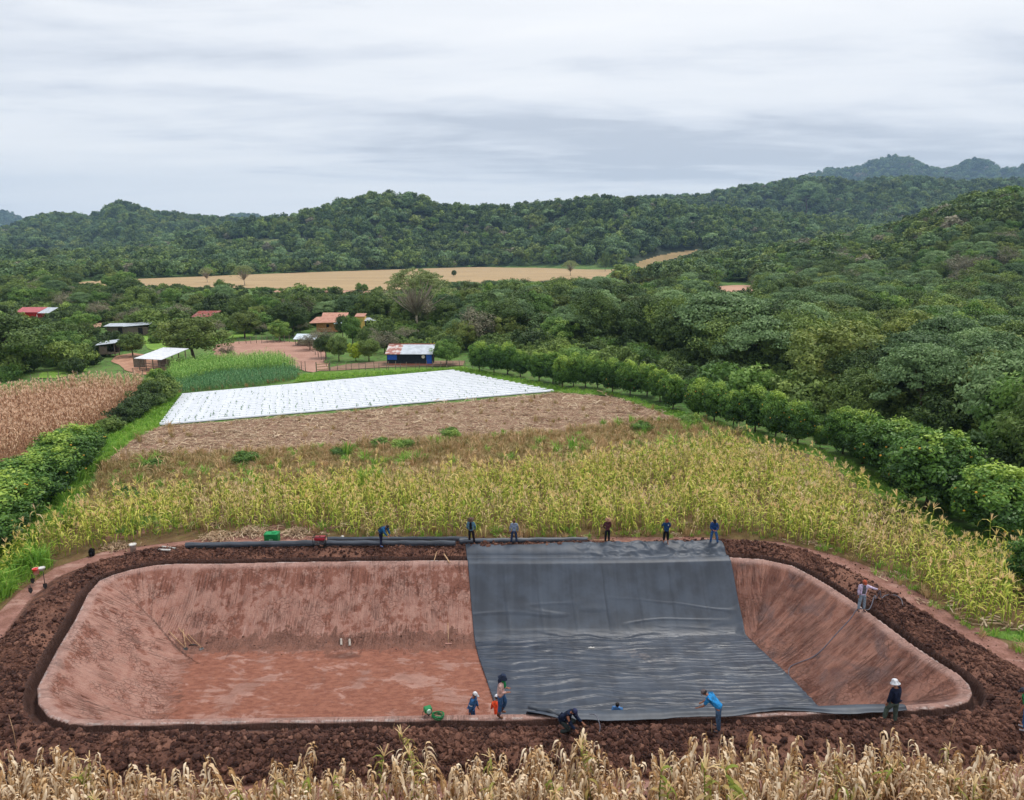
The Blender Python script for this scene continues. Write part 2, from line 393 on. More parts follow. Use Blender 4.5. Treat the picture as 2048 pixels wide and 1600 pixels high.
# ================================================================== materials of the ground
def m_earth():
    """pond basin: pale smears of dried clay over red brown earth; 's' metres inside the rim, 'fl' floor, 'wet'"""
    t = NT('basin_earth'); s = t.attr('s'); fl = t.attr('fl'); wet = t.attr('wet'); dr = t.attr('dirx')
    uv = t.n.new('ShaderNodeUVMap'); mp = t.n.new('ShaderNodeMapping'); t.l.new(uv.outputs[0], mp.inputs[0]); mp.inputs['Scale'].default_value = (1.7, .38, 1)
    mp2 = t.n.new('ShaderNodeMapping'); t.l.new(uv.outputs[0], mp2.inputs[0]); mp2.inputs['Scale'].default_value = (4.6, .85, 1)
    big = t.noise(t.pos(), .55, 8, .66, .4); big2 = t.noise(t.pos(), 1.7, 9, .68, .3); spk = t.noise(t.pos(), 26, 3, .75)
    st = t.noise(mp.outputs[0], 1, 5, .6, .5); st2 = t.noise(mp2.outputs[0], 1, 5, .6, .4)
    fine = t.noise(t.pos(), 14, 4, .7)
    pale = t.math('ADD', t.math('ADD', t.math('MULTIPLY', st, .32), t.math('MULTIPLY', big, .42)), t.math('MULTIPLY', st2, .26))
    top = t.math('SUBTRACT', 1, t.step(s, .5, 1.5)); pale = t.math('SUBTRACT', pale, t.math('MULTIPLY', top, .075))
    pale = t.math('ADD', pale, t.math('MULTIPLY', t.attr('lf'), .035))
    pale = t.step(t.math('ADD', pale, t.math('MULTIPLY', t.math('SUBTRACT', big2, .5), .7)), .425, .485)
    red = t.mix(t.step(big2, .35, .65), lin(126,80,66), lin(150,102,86))
    pal = t.mix(t.step(big2, .35, .65), t.mix(t.step(fine, .3, .7), lin(154,108,95), lin(168,124,109)), t.mix(t.step(fine, .3, .7), lin(174,134,120), lin(190,152,138)))
    pal = t.mix(t.math('MULTIPLY', t.step(st2, .5, .62), .45), pal, lin(140,104,94))
    slope = t.mix(pale, red, pal); slope = t.mix(.25, slope, lin(156,112,98))
    vd = t.n.new('ShaderNodeVectorMath'); vd.operation = 'ADD'; t.l.new(t.pos(), vd.inputs[0]); nd_ = t.n.new('ShaderNodeTexNoise'); nd_.inputs['Scale'].default_value = 3; nd_.inputs['Detail'].default_value = 4; vs_ = t.n.new('ShaderNodeVectorMath'); vs_.operation = 'SCALE'; vs_.inputs['Scale'].default_value = .35; t.l.new(nd_.outputs[1], vs_.inputs[0]); t.l.new(t.pos(), nd_.inputs['Vector']); t.l.new(vs_.outputs[0], vd.inputs[1])
    ca = t.voro(vd.outputs[0], 4.2, 'DISTANCE_TO_EDGE'); cm_ = t.noise(t.pos(), .5, 3, .5); crack = t.math('MULTIPLY', t.math('SUBTRACT', 1, t.step(ca, .0, .05)), t.step(cm_, .46, .58))
    mp3 = t.n.new('ShaderNodeMapping'); t.l.new(uv.outputs[0], mp3.inputs[0]); mp3.inputs['Scale'].default_value = (8.5, .42, 1); gr_ = t.noise(mp3.outputs[0], 1, 3, .5, .2); grv = t.math('MULTIPLY', t.math('SUBTRACT', 1, t.step(t.math('ABSOLUTE', t.math('SUBTRACT', gr_, .5)), .0, .035)), t.step(t.noise(t.pos(), .8, 3, .5), .48, .6))
    lt_ = t.math('MULTIPLY', t.step(gr_, .62, .68), t.step(big, .48, .56))
    slope = t.mix(t.math('MULTIPLY', lt_, .5), slope, lin(196,164,154)); slope = t.mix(t.math('MULTIPLY', grv, .26), slope, lin(94,62,54)); slope = t.mix(t.math('MULTIPLY', crack, .34), slope, lin(98,66,56))
    wetc = t.mix(t.step(st, .4, .6), lin(100,66,56), lin(150,106,90))
    wetc = t.mix(t.step(big, .5, .66), wetc, lin(88,72,72))
    slope = t.mix(t.math('MULTIPLY', wet, .75), slope, wetc)
    fpos = t.pos((.6, 1.7, 1), (0, 0, R(14))); fn = t.noise(fpos, .8, 9, .7, .8); fn2 = t.noise(t.pos((1, 2.2, 1)), 2.6, 5, .6, .4)
    floor = t.mix(t.step(fn2, .3, .7), lin(130,82,67), lin(158,106,87))
    floor = t.mix(t.math('MULTIPLY', t.step(t.math('ADD', t.math('MULTIPLY', fn, .5), t.math('MULTIPLY', big, .5)),   .505, .57), .75), floor, lin(184,146,133))
    floor = t.mix(t.math('MULTIPLY', t.step(big, .5, .68), .5), floor, lin(116,78,66)); floor = t.mix(t.math('MULTIPLY', wet, .8), floor, lin(100,72,64))
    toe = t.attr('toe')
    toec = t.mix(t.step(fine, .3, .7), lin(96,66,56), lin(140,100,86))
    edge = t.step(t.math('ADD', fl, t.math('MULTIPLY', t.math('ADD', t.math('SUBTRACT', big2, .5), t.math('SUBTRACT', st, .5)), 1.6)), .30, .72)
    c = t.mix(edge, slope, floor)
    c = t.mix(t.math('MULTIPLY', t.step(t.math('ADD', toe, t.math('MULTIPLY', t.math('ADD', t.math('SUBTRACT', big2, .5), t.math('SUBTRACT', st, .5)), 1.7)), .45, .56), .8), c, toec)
    stain = t.attr('stain'); c = t.mix(t.math('MULTIPLY', t.step(t.math('ADD', stain, t.math('MULTIPLY', t.math('SUBTRACT', big2, .5), .8)), .4, .7), .6), c, lin(84,58,50))
    # rim: pale trodden band with a white dried crust on the outer lip
    rimb = t.math('SUBTRACT', 1, t.step(s, .30, .55)); c = t.mix(t.math('MULTIPLY', rimb, .75), c, t.mix(big2, lin(158,118,106), lin(190,160,150)))
    cr_ = t.math('MULTIPLY', t.math('SUBTRACT', 1, t.step(s, .03, .14)), t.step(t.noise(t.pos(), 1.6, 5, .75), .46, .60))
    cr_ = t.math('MULTIPLY', cr_, t.step(s, -.015, .005))
    c = t.mix(t.math('MULTIPLY', cr_, .8), c, lin(212,196,190))
    c = t.mix(t.math('SUBTRACT', 1, t.step(s, -.03, -.004)), c, t.mix(fine, lin(56,38,33), lin(92,64,55)))  # trench: moist dark soil, with its weak shade painted in as darker brown
    c = t.mix(t.math('MULTIPLY', t.math('SUBTRACT', fine, .5), .45), c, lin(60,40,34)); c = t.mix(t.math('MULTIPLY', t.step(spk, .56, .72), .30), c, lin(74,48,40)); c = t.mix(t.math('MULTIPLY', t.step(spk, .44, .30), .22), c, lin(206,176,164))
    h = t.math('ADD', t.math('MULTIPLY', t.math('MULTIPLY', t.math('SUBTRACT', t.math('ADD', st2, gr_), t.math('MULTIPLY', t.math('ADD', crack, grv), .6)), t.math('SUBTRACT', 1, edge)), .6), t.math('ADD', t.math('MULTIPLY', big2, .8), t.math('ADD', t.math('MULTIPLY', fine, .3), t.math('MULTIPLY', spk, .22))))
    t.bump(h, 1.0, .13)
    return t.fin(c, .85, .2)
def m_berm():
    t = NT('turned_clods'); v = t.noise(t.pos(), 3.2, 6, .7, .3); f = t.noise(t.pos(), 11, 5, .7); b = t.noise(t.pos(), .35, 3, .5)
    c = t.mix(t.step(v, .35, .65), lin(70,47,40), lin(116,80,66)); c = t.mix(t.math('MULTIPLY', t.step(b, .48, .62), .6), c, lin(150,108,90))
    c = t.mix(t.attr('bare'), c, lin(140,104,92)); t.bump(t.math('ADD', v, t.math('MULTIPLY', f, .5)), 1, .15)
    return t.fin(c, .9, .2)
def m_ground():
    t = NT('ground_cover'); b = t.attr('bare'); fo = t.attr('forest')
    n = t.noise(t.pos(), .09, 6, .65); n2 = t.noise(t.pos(), 1.3, 6, .7); f = t.noise(t.pos(), 7, 4, .7)
    g = t.mix(t.step(n, .4, .6), lin(74,92,50), lin(104,116,66)); g = t.mix(t.step(n2, .4, .65), g, lin(92,140,60))
    g = t.mix(t.math('MULTIPLY', t.step(f, .5, .7), .5), g, lin(88,84,56))
    g = t.mix(t.attr('mz'), g, t.mix(n2, lin(112,86,66), lin(112,104,66)))
    g = t.mix(fo, g, t.mix(n2, lin(40,50,32), lin(60,68,44)))
    soil = t.mix(t.step(n2, .3, .7), lin(126,88,76), lin(160,120,108)); soil = t.mix(t.math('MULTIPLY', t.step(f, .45, .7), .5), soil, lin(98,66,56))
    soil = t.mix(t.math('MULTIPLY', t.step(t.noise(t.pos((.6, 1.6, 1)), .8, 5, .6, .5), .54, .66), .5), soil, lin(184,150,138))
    e = t.step(t.math('ADD', b, t.math('MULTIPLY', t.math('SUBTRACT', n2, .5), .5)), .4, .6)
    t.bump(t.math('ADD', n2, f), .6, .08)
    return t.fin(t.mix(e, g, soil), .9, .2)
def m_field(name, c1, c2, c3, s1=.5, stretch=(1, 1, 1), rot=0, fine=3.0, f3=.5):
    t = NT(name); p = t.pos(stretch, (0, 0, rot)); n = t.noise(p, s1, 6, .65, .3); n2 = t.noise(p, fine, 5, .7); n3 = t.noise(t.pos(), s1*.25, 3, .5)
    c = t.mix(t.step(n, .36, .64), c1, c2); c = t.mix(t.math('MULTIPLY', t.step(n2, .45, .66), f3), c, c3)
    c = t.mix(t.math('MULTIPLY', t.math('SUBTRACT', n3, .4), .6), c, c1)
    t.bump(t.math('ADD', n, n2), .7, .1)
    return t.fin(c, .92, .15)

# ================================================================== near ground, pond, berm
def axis(a, f0, f1, b, st, gr=1.18):
    v = list(np.arange(f0, f1, st)); s = st; q = v[-1]
    while q < b: s = min(s*gr, 1.5); q += s; v.append(q)
    s = st; q = f0; pre = []
    while q > a: s = min(s*gr, 1.5); q -= s; pre.append(q)
    return np.array(pre[::-1]+v)
ax = axis(-66, -25.2, 24.6, 66, .075); ay = axis(8, 20.3, 43.2, 60, .075)
X, Y = np.meshgrid(ax, ay); nx, ny = len(ax), len(ay)
Z, S, PAR, DF = surf(X, Y, True)
left_w = sstep(-X, 8, 16)
zn = .08*(fbm(X*.25, Y*.25, 77, 3)-.5)*sstep(S, 3, 6)
V = np.stack([X, Y, Z+zn], -1).reshape(-1, 3)
idx = np.arange(nx*ny).reshape(ny, nx)
FQ = np.stack([idx[:-1, :-1], idx[:-1, 1:], idx[1:, 1:], idx[1:, :-1]], -1).reshape(-1, 4)
sf = S.ravel()[FQ].mean(1); uu = S.ravel(); W_ = np.interp(Y, [25, 28, 36, 38.5], [2.7, 2.3, 2.0, 1.75]).ravel()+.55
wf = W_[FQ].mean(1)
reach = np.interp(Y, [20, 25, 36, 39, 43], [9, 4.2, 4.4, 3.6, 3.4]) + sstep(-X, 6, 15)*2.9
bare = 1-sstep(S, reach-.6, reach+.6)
def sub(name, m, mat, label, extra, uv=False):
    F_ = FQ[m]; u, inv = np.unique(F_, return_inverse=True)
    at = {k: (a.ravel()[u], 'POINT') for k, a in extra.items()}
    me = mesh(name, V[u], inv.reshape(-1, 4), at, np.stack([PAR.ravel()[u], -S.ravel()[u]], -1) if uv else None, True)
    o = obj(name, me, mat); tag(o, label, None, None, 'structure'); return o
DI = np.maximum(-S, 0)
tt = np.clip((DI-.4)/np.maximum(DI-.4+DF, 1e-6), 0, 1)
DFS, _ = sdf_poly(X, Y, FLOOR)
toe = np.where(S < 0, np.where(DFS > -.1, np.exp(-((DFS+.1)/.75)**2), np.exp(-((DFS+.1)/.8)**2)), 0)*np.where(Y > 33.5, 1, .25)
fl = sstep(-DFS, -1.5, 1.9)
cst = P(690, 1312, -3); stain = np.exp(-(((X-cst[0])/1.1)**2+((Y-cst[1])/.35)**2))
wet = sstep(X, 9, 13)
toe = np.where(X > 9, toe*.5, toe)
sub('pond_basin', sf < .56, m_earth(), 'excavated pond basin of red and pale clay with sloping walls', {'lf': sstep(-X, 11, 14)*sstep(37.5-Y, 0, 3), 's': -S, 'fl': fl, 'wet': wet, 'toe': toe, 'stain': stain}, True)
sub('earth_berm', (sf >= .56) & (sf < wf+.15), m_berm(), 'ring of dark turned earth round the pond', {'bare': sstep(S.ravel(), W_-.2, W_+.2)*.6})
GV = V; gm = (sf >= wf+.15)
# wide fan sheet out to the horizon, joined to the near ground
tx = np.concatenate([np.linspace(-2.6, -1.05, 16)[:-1], np.linspace(-1.05, 1.05, 330), np.linspace(1.05, 2.6, 16)[1:]])
fy = np.concatenate([np.array([3, 8, 14, 20, 28, 36, 44, 50, 54, 57, 60]), np.geomspace(62, 9000, 300)])
FX = tx[None, :]*(fy[:, None]+12); FY = np.repeat(fy[:, None], len(tx), 1)
FZ = terrain(FX, FY); FZ = np.where(FY < 150, -.06, FZ-.06)
FXu, FYu = FX.ravel(), FY.ravel()
ii = np.arange(FX.size).reshape(FX.shape)
FF = np.stack([ii[:-1, :-1], ii[:-1, 1:], ii[1:, 1:], ii[1:, :-1]], -1).reshape(-1, 4)
cxm = FXu[FF]; cym = FYu[FF]
inside = ((cxm > -57) & (cxm < 57) & (cym > 9) & (cym < 58.5)).any(1)
FF = FF[~inside]
u, inv = np.unique(FQ[gm], return_inverse=True)
V2 = V[u]; F2 = inv.reshape(-1, 4)
VA = np.vstack([V2, np.stack([FXu, FYu, FZ.ravel()], -1)]); FA = np.vstack([F2, FF+len(V2)])
bareA = np.concatenate([bare.ravel()[u], np.zeros(FXu.size)])
forA = np.concatenate([np.zeros(len(u)), sstep(FZ.ravel(), 1, 8)])
FOREST_PX = [(1150,700),(1330,770),(1480,800),(1640,860),(1760,900),(1900,980),(2200,1100),(2400,900),(2300,540),(1900,560),(1300,600),(1000,590),(930,640),(900,700),(1000,700)]
fp = wpoly(FOREST_PX); sdd, _ = sdf_poly(VA[:, 0], VA[:, 1], fp); forA = np.maximum(forA, 1-sstep(sdd, -2, 2))
mzA = sstep(VA[:, 1], 15, 20)*(1-sstep(VA[:, 1], 62, 66))*sstep(VA[:, 0], -24, -21)*(1-sstep(VA[:, 0], 27, 29))
me = mesh('ground', VA, FA, {'mz': (mzA, 'POINT'), 'bare': (bareA, 'POINT'), 'forest': (forA, 'POINT')}, None, True)
tag(obj('ground', me, m_ground()), 'grassy farmland rising to wooded hills', None, None, 'structure')

# ================================================================== field sheets (thin coverings a few cm above the ground)
def sheet(name, px, mat, label, z=.02, amp=.4, seg=1.5, world=None, drop=.0):
    poly = world or wpoly(px); pts = []
    for i in range(len(poly)):
        a = np.array(poly[i]); b = np.array(poly[(i+1) % len(poly)]); k = max(1, int(np.linalg.norm(b-a)/seg))
        for j in range(k): pts.append(a+(b-a)*j/k)
    pts = np.array(pts); n = fbm(pts[:, 0]*.35, pts[:, 1]*.35, 5, 3)-.5; n2 = fbm(pts[:, 0]*.35, pts[:, 1]*.35, 15, 3)-.5
    pts = pts+np.stack([n, n2], -1)*amp*2
    bm = bmesh.new(); vs = [bm.verts.new((p[0], p[1], z)) for p in pts]; bm.faces.new(vs); bmesh.ops.triangulate(bm, faces=bm.faces[:])
    bm.normal_update()
    if sum(f.normal.z for f in bm.faces) < 0: bmesh.ops.reverse_faces(bm, faces=bm.faces[:])
    me = bpy.data.meshes.new(name); bm.to_mesh(me); bm.free()
    return tag(obj(name, me, mat), label, None, None, 'structure')
def drape(name, px, mat, label, z=.4, st=7):
    p = np.array(px); xs = np.arange(p[:, 0].min()-st, p[:, 0].max()+2*st, st); ys = np.arange(p[:, 1].min()-st*.3, p[:, 1].max()+st, st*.3)
    v = []; ok = {}; f = []
    for j, b in enumerate(ys):
        for i, a in enumerate(xs):
            if inpoly([a], [b], px)[0]:
                h = thit(a, b)
                if h is not None: ok[(i, j)] = len(v); v.append((h[0], h[1], h[2]+z))
    for (i, j) in ok:
        q = [(i, j), (i+1, j), (i+1, j+1), (i, j+1)]
        if all(k in ok for k in q):
            ids = [ok[k] for k in q]; dy = max(v[k][1] for k in ids)-min(v[k][1] for k in ids)
            if dy < 60: f.append(ids[::-1])
    return tag(obj(name, mesh(name, v, f, None, None, True), mat), label, None, None, 'structure')

MAIZE_PX = [(-60,1195),(60,1105),(130,1062),(175,1032),(330,1006),(560,988),(760,975),(1000,962),(1180,938),(1330,918),(1480,904),(1560,922),(1640,950),(1700,992),(1790,1050),(1850,1084),(1960,1128),(2150,1165),(2250,1230),(2040,1262),(1930,1250),(1850,1190),(1760,1140),(1680,1112),(1560,1084),(1440,1076),(1180,1074),(940,1078),(700,1078),(560,1066),(430,1074),(330,1086),(200,1106),(110,1138),(36,1182),(-40,1260)]
WEED_PX = [(60,1105),(120,1040),(175,1000),(205,935),(280,912),(500,906),(700,890),(900,878),(1130,862),(1290,842),(1420,845),(1500,880),(1480,910),(1330,922),(1180,942),(1000,966),(760,979),(560,992),(330,1010),(175,1036),(130,1066)]
TILL_PX = [(205,935),(262,880),(318,853),(600,832),(900,806),(1110,786),(1225,794),(1290,815),(1370,842),(1290,846),(1130,866),(900,882),(700,894),(500,910),(280,916)]
GSTRIP_PX = [(185,930),(205,935),(262,880),(318,853),(345,815),(362,790),(340,778),(300,800),(250,850),(205,880)]
DRYL_PX = [(-300,1010),(-60,935),(0,925),(120,888),(205,846),(250,812),(298,782),(280,772),(150,776),(0,796),(-300,800)]
sheet('maize_field_soil', MAIZE_PX, m_field('maize_soil', lin(104,82,58), lin(114,100,64), lin(128,94,74), 1.2), 'soil and weeds under the green maize', .015)
sheet('weedy_strip', WEED_PX, m_field('weedy_ground', lin(150,122,92), lin(118,112,66), lin(176,142,112), .35, (1, 2.2, 1)), 'overgrown strip between maize and bare field', .02)
sheet('tilled_field', TILL_PX, m_field('tilled_ground', lin(146,114,96), lin(122,92,74), lin(170,142,122), .45, (1, 2.4, 1), R(8), 3, .7), 'bare brown field with dry stubble', .025)
sheet('grass_verge', GSTRIP_PX, m_field('verge_grass', lin(104,142,56), lin(128,164,66), lin(86,120,50), .6), 'bright green grass verge by the hedge', .03)
sheet('dry_maize_soil', DRYL_PX, m_field('dry_maize_soil', lin(130,98,74), lin(150,114,86), lin(110,84,60), 1.0), 'soil under the dry maize', .02)
YARD_PX = [(430,690),(470,684),(520,680),(590,684),(625,682),(650,700),(655,735),(625,745),(590,735),(560,722),(480,716),(430,716)]
sheet('dirt_yard', YARD_PX, m_field('yard_dirt', lin(176,138,122), lin(158,120,104), lin(190,154,138), .25, (1, 1.6, 1)), 'bare pinkish dirt yard', .03, .8)
sheet('dirt_path', [(620,742),(655,735),(700,727),(780,722),(930,722),(925,731),(780,734),(660,742)], m_field('path_dirt', lin(150,122,106), lin(134,106,88), lin(112,108,76), .4), 'dirt path behind the fence', .025, .5)
sheet('barn_floor_dirt', [(228,712),(265,706),(330,715),(345,738),(300,752),(262,745),(225,722)], m_field('barn_dirt', lin(190,146,122), lin(160,118,96), lin(140,110,84), .4), 'dirt round the sheds', .028, .6)
meadow = m_field('meadow_grass', lin(112,146,60), lin(132,166,72), lin(96,126,54), .2)
sheet('meadow', [(270,675),(330,668),(460,664),(510,662),(505,672),(430,682),(380,690),(345,705),(300,700)], meadow, 'green meadow behind the open barn', .035, .8)
sheet('meadow', [(85,745),(140,738),(178,730),(172,742),(120,756),(75,756)], meadow, 'small green meadow by the dry maize', .035, .6)
sheet('meadow', [(600,748),(640,744),(760,738),(930,733),(960,742),(905,738),(760,746),(610,762),(585,766)], m_field('lane_grass', lin(92,126,52), lin(112,146,60), lin(120,112,70), .3, (1, 2, 1)), 'grass strip behind the white plastic rows', .035, .5)
sheet('meadow', [(140,690),(200,700),(190,708),(150,704)], meadow, 'green clearing between the bushes', .035, .5)
tan = m_field('tan_field', lin(164,140,106), lin(180,154,116), lin(148,128,96), .03, (.5, 2.5, 1), 0, .2)
sheet('tan_field', [(150,566),(240,560),(420,553),(600,546),(800,539),(1000,533),(1140,530),(1235,536),(1210,556),(1150,566),(1100,575),(1000,575),(870,580),(700,582),(560,578),(400,576),(270,575),(160,574)], tan, 'wide dry tan field before the wooded hills', .3, 6, 20)
sheet('pink_field', [(560,580),(700,583),(790,582),(780,588),(640,588),(540,586)], m_field('pink_field', lin(190,148,128), lin(176,134,114), lin(160,130,100), .05, (.5, 2, 1), 0, .3), 'pinkish harvested strip with young trees', .35, 4, 15)
pinkf = m_field('bare_field', lin(186,146,126), lin(200,160,136), lin(168,130,108), .06, (.5, 2, 1), 0, .3)
sheet('bare_field', [(1080,582),(1140,572),(1230,566),(1380,570),(1560,562),(1570,585),(1480,600),(1300,592),(1180,596)], pinkf, 'bare pink field among the trees', .3, 5, 15)
sheet('bare_field', [(-60,642),(110,636),(200,638),(290,642),(280,650),(180,658),(40,660),(-60,662)], pinkf, 'bare reddish field by the red house', .3, 1.5, 4)
# ================================================================== pond liner
ROWS = [((930,1093),(1443,1086)),((934,1119),(1457,1114)),((939,1165),(1467,1150)),((947,1262),(1486,1244)),((951,1292),(1490,1268)),((958,1319),(1532,1311)),((971,1356),(1577,1352)),((990,1412),(1634,1412))]
Lp = [hit(*a, liner=True)[:2] for a, b in ROWS]; Rp = [hit(*b, liner=True)[:2] for a, b in ROWS]
Lp += [P(1056,1429)[:2], P(1132,1443)[:2]]; Rp += [P(1808,1414)[:2], P(1816,1424)[:2]]
Lp = np.array(Lp); Rp = np.array(Rp)
seg = np.concatenate([[0], np.cumsum(np.linalg.norm(np.diff((Lp+Rp)/2, axis=0), axis=1))])
NV, NU = 430, 330
vv = np.linspace(0, seg[-1], NV); uu_ = np.linspace(0, 1, NU)
Lc = np.stack([np.interp(vv, seg, Lp[:, k]) for k in (0, 1)], -1); Rc = np.stack([np.interp(vv, seg, Rp[:, k]) for k in (0, 1)], -1)
LX = Lc[:, None, 0]*(1-uu_)+Rc[:, None, 0]*uu_; LY = Lc[:, None, 1]*(1-uu_)+Rc[:, None, 1]*uu_
VV = np.repeat(vv[:, None], NU, 1)
near = sstep(VV, seg[8], seg[9]); far = 1-sstep(VV, 0, seg[1]*.9)
LY = LY-near*.30*(fbm(LX*.35, LX*0, 3, 3)-.5)*2*sstep(np.repeat(uu_[None], NV, 0), 0, .06)+far*.45*(fbm(LX*.3, LX*0+4, 8, 3)-.35)
zs, ss, _, dfl = surf(LX, LY, False, True)
onfloor = sstep(-ss, .5, 1)*(1-sstep(dfl, .0, .8)); onslope = sstep(-ss, .3, .8)*sstep(dfl, .2, 1.2)
wx = LX+.35*LY; wv = LY+.10*(fbm(LX*.5, LY*.6, 63, 3)-.5)*4
rid = 1-np.abs(2*fbm(LX*.20+3, wv*2.3, 61, 3)-1); rid = np.clip((rid-.84)/.16, 0, 1)
amp = .6+.4*sstep(fbm(LX*.25, LY*.3, 64, 2), .35, .6)
phi = wv*1.9+2.6*fbm(LX*.13, LY*.35, 68, 3)+.5*fbm(LX*.7, LY*.8, 69, 2); fr = phi-np.floor(phi); saw = np.where(fr < .12, fr/.12, 1-(fr-.12)/.88); smk = sstep(fbm(LX*.32, LY*1.3, 70, 3), .44, .58)
phi2 = wv*4.1+3.1*fbm(LX*.2+7, LY*.5, 74, 3); fr2 = phi2-np.floor(phi2); saw2 = np.where(fr2 < .16, fr2/.16, 1-(fr2-.16)/.84); smk2 = sstep(fbm(LX*.45+5, LY*1.6, 75, 3), .44, .56)
rid2 = 1-np.abs(2*fbm(LX*.45+9, wv*5.0, 66, 2)-1); rid2 = np.clip((rid2-.8)/.2, 0, 1)
zz = zs+.035+onfloor*(.058*saw*smk+.022*saw2*smk2+.02*rid*amp+.05*(fbm(LX*.4, LY*.9, 67, 3)-.5))
zz += onslope*(.05*(fbm(LX*.35, LY*.5, 71, 3)-.5)+.045*np.clip(1-np.abs((fbm(LX*.22, LY*1.4, 72, 2)-.5)*14), 0, 1)*sstep(-zs, 1.2, 2.4))
flap = sstep(VV, seg[8]-.3, seg[8]+.05)
zz = np.where(flap > 0, zz*(1-flap)+flap*(.09+.10*(fbm(LX*.5, LX*0, 81, 3)-.2)-near*.08+.04*np.sin(near*3.1)), zz)
ff = 1-sstep(VV, seg[1]-.3, seg[1]+.3)
cre = 1-np.abs(2*fbm(LX*.8+LY*1.1, LY*1.3-LX*.5, 83, 3)-1)
zz += ff*(.10*(fbm(LX*.6, LY*.9, 82, 3)-.4)+.10*np.clip((cre-.7)/.3, 0, 1)*sstep(LX, 3, 6)+.03)
UU = np.repeat(uu_[None], NV, 0)+.006*(fbm(VV*.5, VV*0, 91, 3)-.5)*2
SEAM = np.zeros_like(UU)
for k_ in range(1, 8):
    d_ = (UU-k_/8.0)*16; SEAM = np.maximum(SEAM, np.clip(1-np.abs(d_)/.06, 0, 1)*(.9 if k_ == 4 else .35)*(.15+.85*onslope)); zz += .018*np.clip(1-np.abs(d_-.12)/.14, 0, 1)*onslope
zz += .05*np.clip(1-np.abs((UU-.5+.02*(fbm(VV*.8, VV*0+2, 92, 2)-.5))*16-.3)/.3, 0, 1)*onslope
i2 = np.arange(NV*NU).reshape(NV, NU)
LF = np.stack([i2[:-1, :-1], i2[1:, :-1], i2[1:, 1:], i2[:-1, 1:]], -1).reshape(-1, 4)
t = NT('black_geomembrane')
n = t.noise(t.pos((1, 1, 1)), .8, 5, .6); n2 = t.noise(t.pos((1, 1, 1)), 6, 4, .6); wr = t.noise(t.pos((1.6, 11, 3)), 1, 4, .6, .8)
band = t.noise(t.pos((2.2, .05, .05)), 1, 2, .5)
fl_a = t.attr('floor')
c = t.mix(t.step(n, .35, .65), lin(40,48,60), lin(56,66,80)); c = t.mix(t.math('MULTIPLY', fl_a, .75), c, t.mix(t.step(n, .35, .65), lin(36,43,56), lin(48,57,72))); c = t.mix(t.math('MULTIPLY', t.step(band, .4, .6), .10), c, lin(96,106,118))
dust = t.attr('dust'); dn = t.noise(t.pos((1, 2.5, 1)), 2.2, 6, .7, .6)
c = t.mix(t.math('MULTIPLY', t.step(t.math('MULTIPLY', dust, dn), .42, .6), .45), c, lin(136,126,122))
t.bump(t.math('ADD', t.math('MULTIPLY', wr, t.math('MULTIPLY', fl_a, .6)), t.math('MULTIPLY', n2, .12)), .55, .06)
rg = t.math('SUBTRACT', t.math('ADD', .44, t.math('MULTIPLY', n2, .12)), t.math('MULTIPLY', fl_a, .10))
sm = t.attr('seam'); c = t.mix(t.math('MULTIPLY', sm, .75), c, lin(30,36,46))
M_LINER = t.fin(c, rg, .48)
dpt = P(1250, 1300, -3); dust_a = np.exp(-(((LX-dpt[0]-1.2*(dpt[1]-LY))/2.6)**2+((LY-dpt[1]+.6)/1.6)**2))
dust_a = np.maximum(dust_a, .8*np.exp(-(((LX-P(1480,1275,-3)[0])/1.2)**2+((LY-P(1480,1275,-3)[1])/.5)**2)))
liner = obj('pond_liner', mesh('pond_liner', np.stack([LX, LY, zz], -1).reshape(-1, 3), LF, {'seam': (SEAM.ravel(), 'POINT'), 'floor': (onfloor.ravel(), 'POINT'), 'dust': (dust_a.ravel(), 'POINT')}, None, True), M_LINER)
so_ = liner.modifiers.new('thickness', 'SOLIDIFY'); so_.thickness = .012; so_.offset = 1
tag(liner, 'black plastic liner unrolled across the right half of the pond', 'pond liner')
t = NT('rolled_geomembrane'); n = t.noise(t.coord('Object', (.4, 3, 3)), 2, 4, .6); t.bump(n, .5, .05)
M_ROLL = t.fin(t.mix(t.step(n, .3, .7), lin(46,52,60), lin(74,82,94)), .42, .5)
# the liner's near left corner curls back into a tube
a = P(1056,1418,.05); b = P(1150,1441,.12)
mb = MB(); k = 14; pts = []; rad = []
for i in range(k+1):
    q = a+(b-a)*i/k; pts.append((q[0], q[1]+.12*math.sin(i/k*3.1), .13+.02*math.sin(i*1.3))); rad.append(.06+.05*math.sin(i/k*math.pi)+.012*math.sin(i*2.1))
mb.tube(pts, rad, 12, cap=True); mb.build('rolled_corner', M_ROLL, liner, True)

